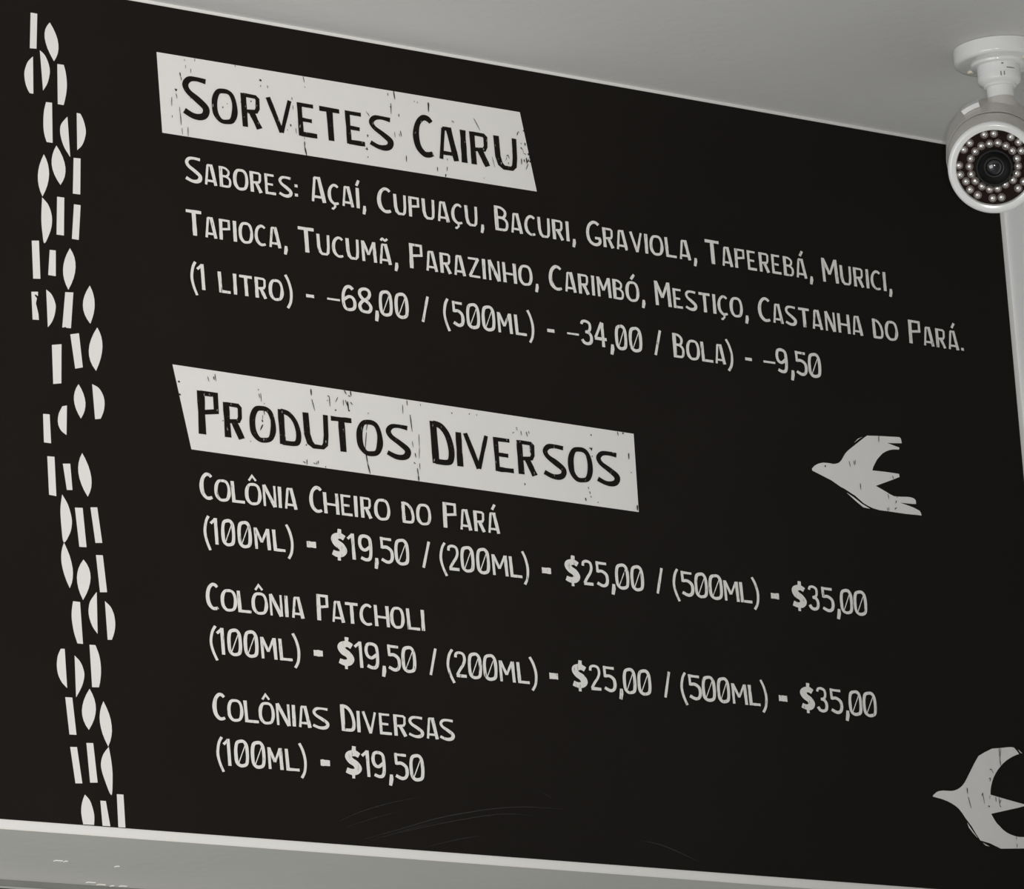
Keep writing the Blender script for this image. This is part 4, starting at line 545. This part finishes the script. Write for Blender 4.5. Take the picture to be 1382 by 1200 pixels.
RC = Vector((0.01761141, 0.035, -0.10018351))
FC = Vector((-0.08111477, -0.065, -0.16775293))
AX = (FC - RC).normalized()
LEN = (FC - RC).length
E1 = AX.cross(Vector((0, 0, 1))).normalized() * -1
E1 = Vector((0, 0, 1)).cross(AX).normalized()      # to the picture's right
E2 = AX.cross(E1).normalized()
if E2.z < 0: E2 = -E2
RB = 0.0535
hp = [(0, -.030), (.018, -.029), (.034, -.024), (.046, -.014), (.0515, -.003), (RB, .010), (.0525, LEN*.5), (.0498, LEN - .016), (.0485, LEN - .012), (0, LEN - .012)]
lathe('housing', hp, RC, AX, M_body, seccam, 96)
# swivel ball where the neck enters the housing
lathe('swivel_joint', [(0.0152, 58 * mm), (.0165, 62 * mm), (.0175, 66 * mm), (.0175, 74 * mm)], (0, 0, 0), UP, M_body, seccam, 48, cap0=True, cap1=True)
# sun shield: a curved sheet over the upper half of the housing
bm = bmesh.new()
n = 44
def sh(t, r, h): return RC + AX * h + (E1 * math.sin(t) + E2 * math.cos(t)) * r
rows = []
for i in range(n + 1):
    t = math.radians(-104 + 208 * i / n)
    fr = LEN * .62 - .022 * abs(math.sin(t * .5))
    rows.append([bm.verts.new(sh(t, r, h)) for r, h in ((.0534, -.004), (.0526, fr), (.0530, fr), (.0541, .015), (.0541, -.004))])
for p, q in zip(rows, rows[1:]):
    for k in range(5):
        bm.faces.new((p[k], p[(k + 1) % 5], q[(k + 1) % 5], q[k]))
bm.faces.new(rows[0]); bm.faces.new(rows[-1])
link('sun_shield', bm, M_body, seccam, smooth=True)
# pale clip block on the shield, left of the neck
bm = bmesh.new()
for t0, t1 in ((-33, -26), (-26, -19), (-19, -12)):
    a, b = math.radians(t0), math.radians(t1)
    q = [bm.verts.new(sh(t, r, h)) for h in (.028, .050) for t, r in ((a, .0540), (b, .0540), (b, .0592), (a, .0592))]
    for f in ((0, 1, 2, 3), (7, 6, 5, 4), (0, 4, 5, 1), (1, 5, 6, 2), (2, 6, 7, 3), (3, 7, 4, 0)):
        bm.faces.new([q[i] for i in f])
bmesh.ops.remove_doubles(bm, verts=bm.verts, dist=1e-6)
link('shield_clip', bm, M_plastic, seccam)['label'] = 'pale clip block on top of the housing'
# front ring, rounded outside, sloping in to the light board
ring = [(.0405, LEN - .007)] + [(.0412, LEN - .001)] + [(.0418 + 0, LEN + .0005)] + \
       [(.0455, LEN + .0012)] + arc(.0462, LEN - .0030, .0042, 88, 0, 7) + [(.0503, LEN - .010), (.0495, LEN - .0125), (.0405, LEN - .0125)]
ring.append(ring[0])
lathe('front_ring', ring, RC, AX, M_plastic, seccam, 112)
FB = LEN - .0050     # face of the light board
lathe('light_board', [(0, FB - .004), (.0410, FB - .004), (.0410, FB), (.0, FB)], RC, AX, M_led_base, seccam, 72)
# lens barrel and glass
LC = RC
lathe('lens_barrel', [(.0205, FB - .001), (.0205, FB + .0045), (.0195, FB + .0058), (.0180, FB + .0058), (.0165, FB + .0035), (.0120, FB + .0018), (.0118, FB + .0008), (0, FB + .0006)], LC, AX, M_lens, seccam, 64)
lathe('lens_ring', [(.0108, FB + .0012), (.0112, FB + .0030), (.0104, FB + .0034), (.0092, FB + .0030), (.0088, FB + .0012)], LC, AX, M_iris, seccam, 56)
lathe('lens_glass', [(.0092, FB + .0012)] + [(.0092 * math.cos(math.radians(a)), FB + .0012 + .0045 * math.sin(math.radians(a))) for a in range(10, 90, 10)] + [(0, FB + .0057)], LC, AX, M_glass, seccam, 48)
# infrared lights: one is built, the rest are copies with the same two pieces
led_prof = [(.0032, 0), (.0032, .0014)] + [(.0032 * math.cos(math.radians(a)), .0014 + .0024 * math.sin(math.radians(a))) for a in range(10, 90, 16)] + [(0, .0038)]
cup_prof = [(.0033, -.0005), (.0044, 0), (.0045, .0014), (.0041, .0018), (.0034, .0010)]
led0 = cup0 = None
for i, (du, dv) in enumerate(LEDS):
    du = du * mm; dv = dv * mm
    pos = RC + AX * FB + E1 * du + E2 * dv
    if led0 is None:
        led0 = lathe('infrared_light', led_prof, (0, 0, 0), AX, M_led, seccam, 16)
        cup0 = lathe('light_cup', cup_prof, (0, 0, 0), AX, M_cup, led0, 16)
        led0.location = pos
    else:
        c = led0.copy(); COL.objects.link(c); c.parent = seccam; c.location = pos
        d = cup0.copy(); COL.objects.link(d); d.parent = c
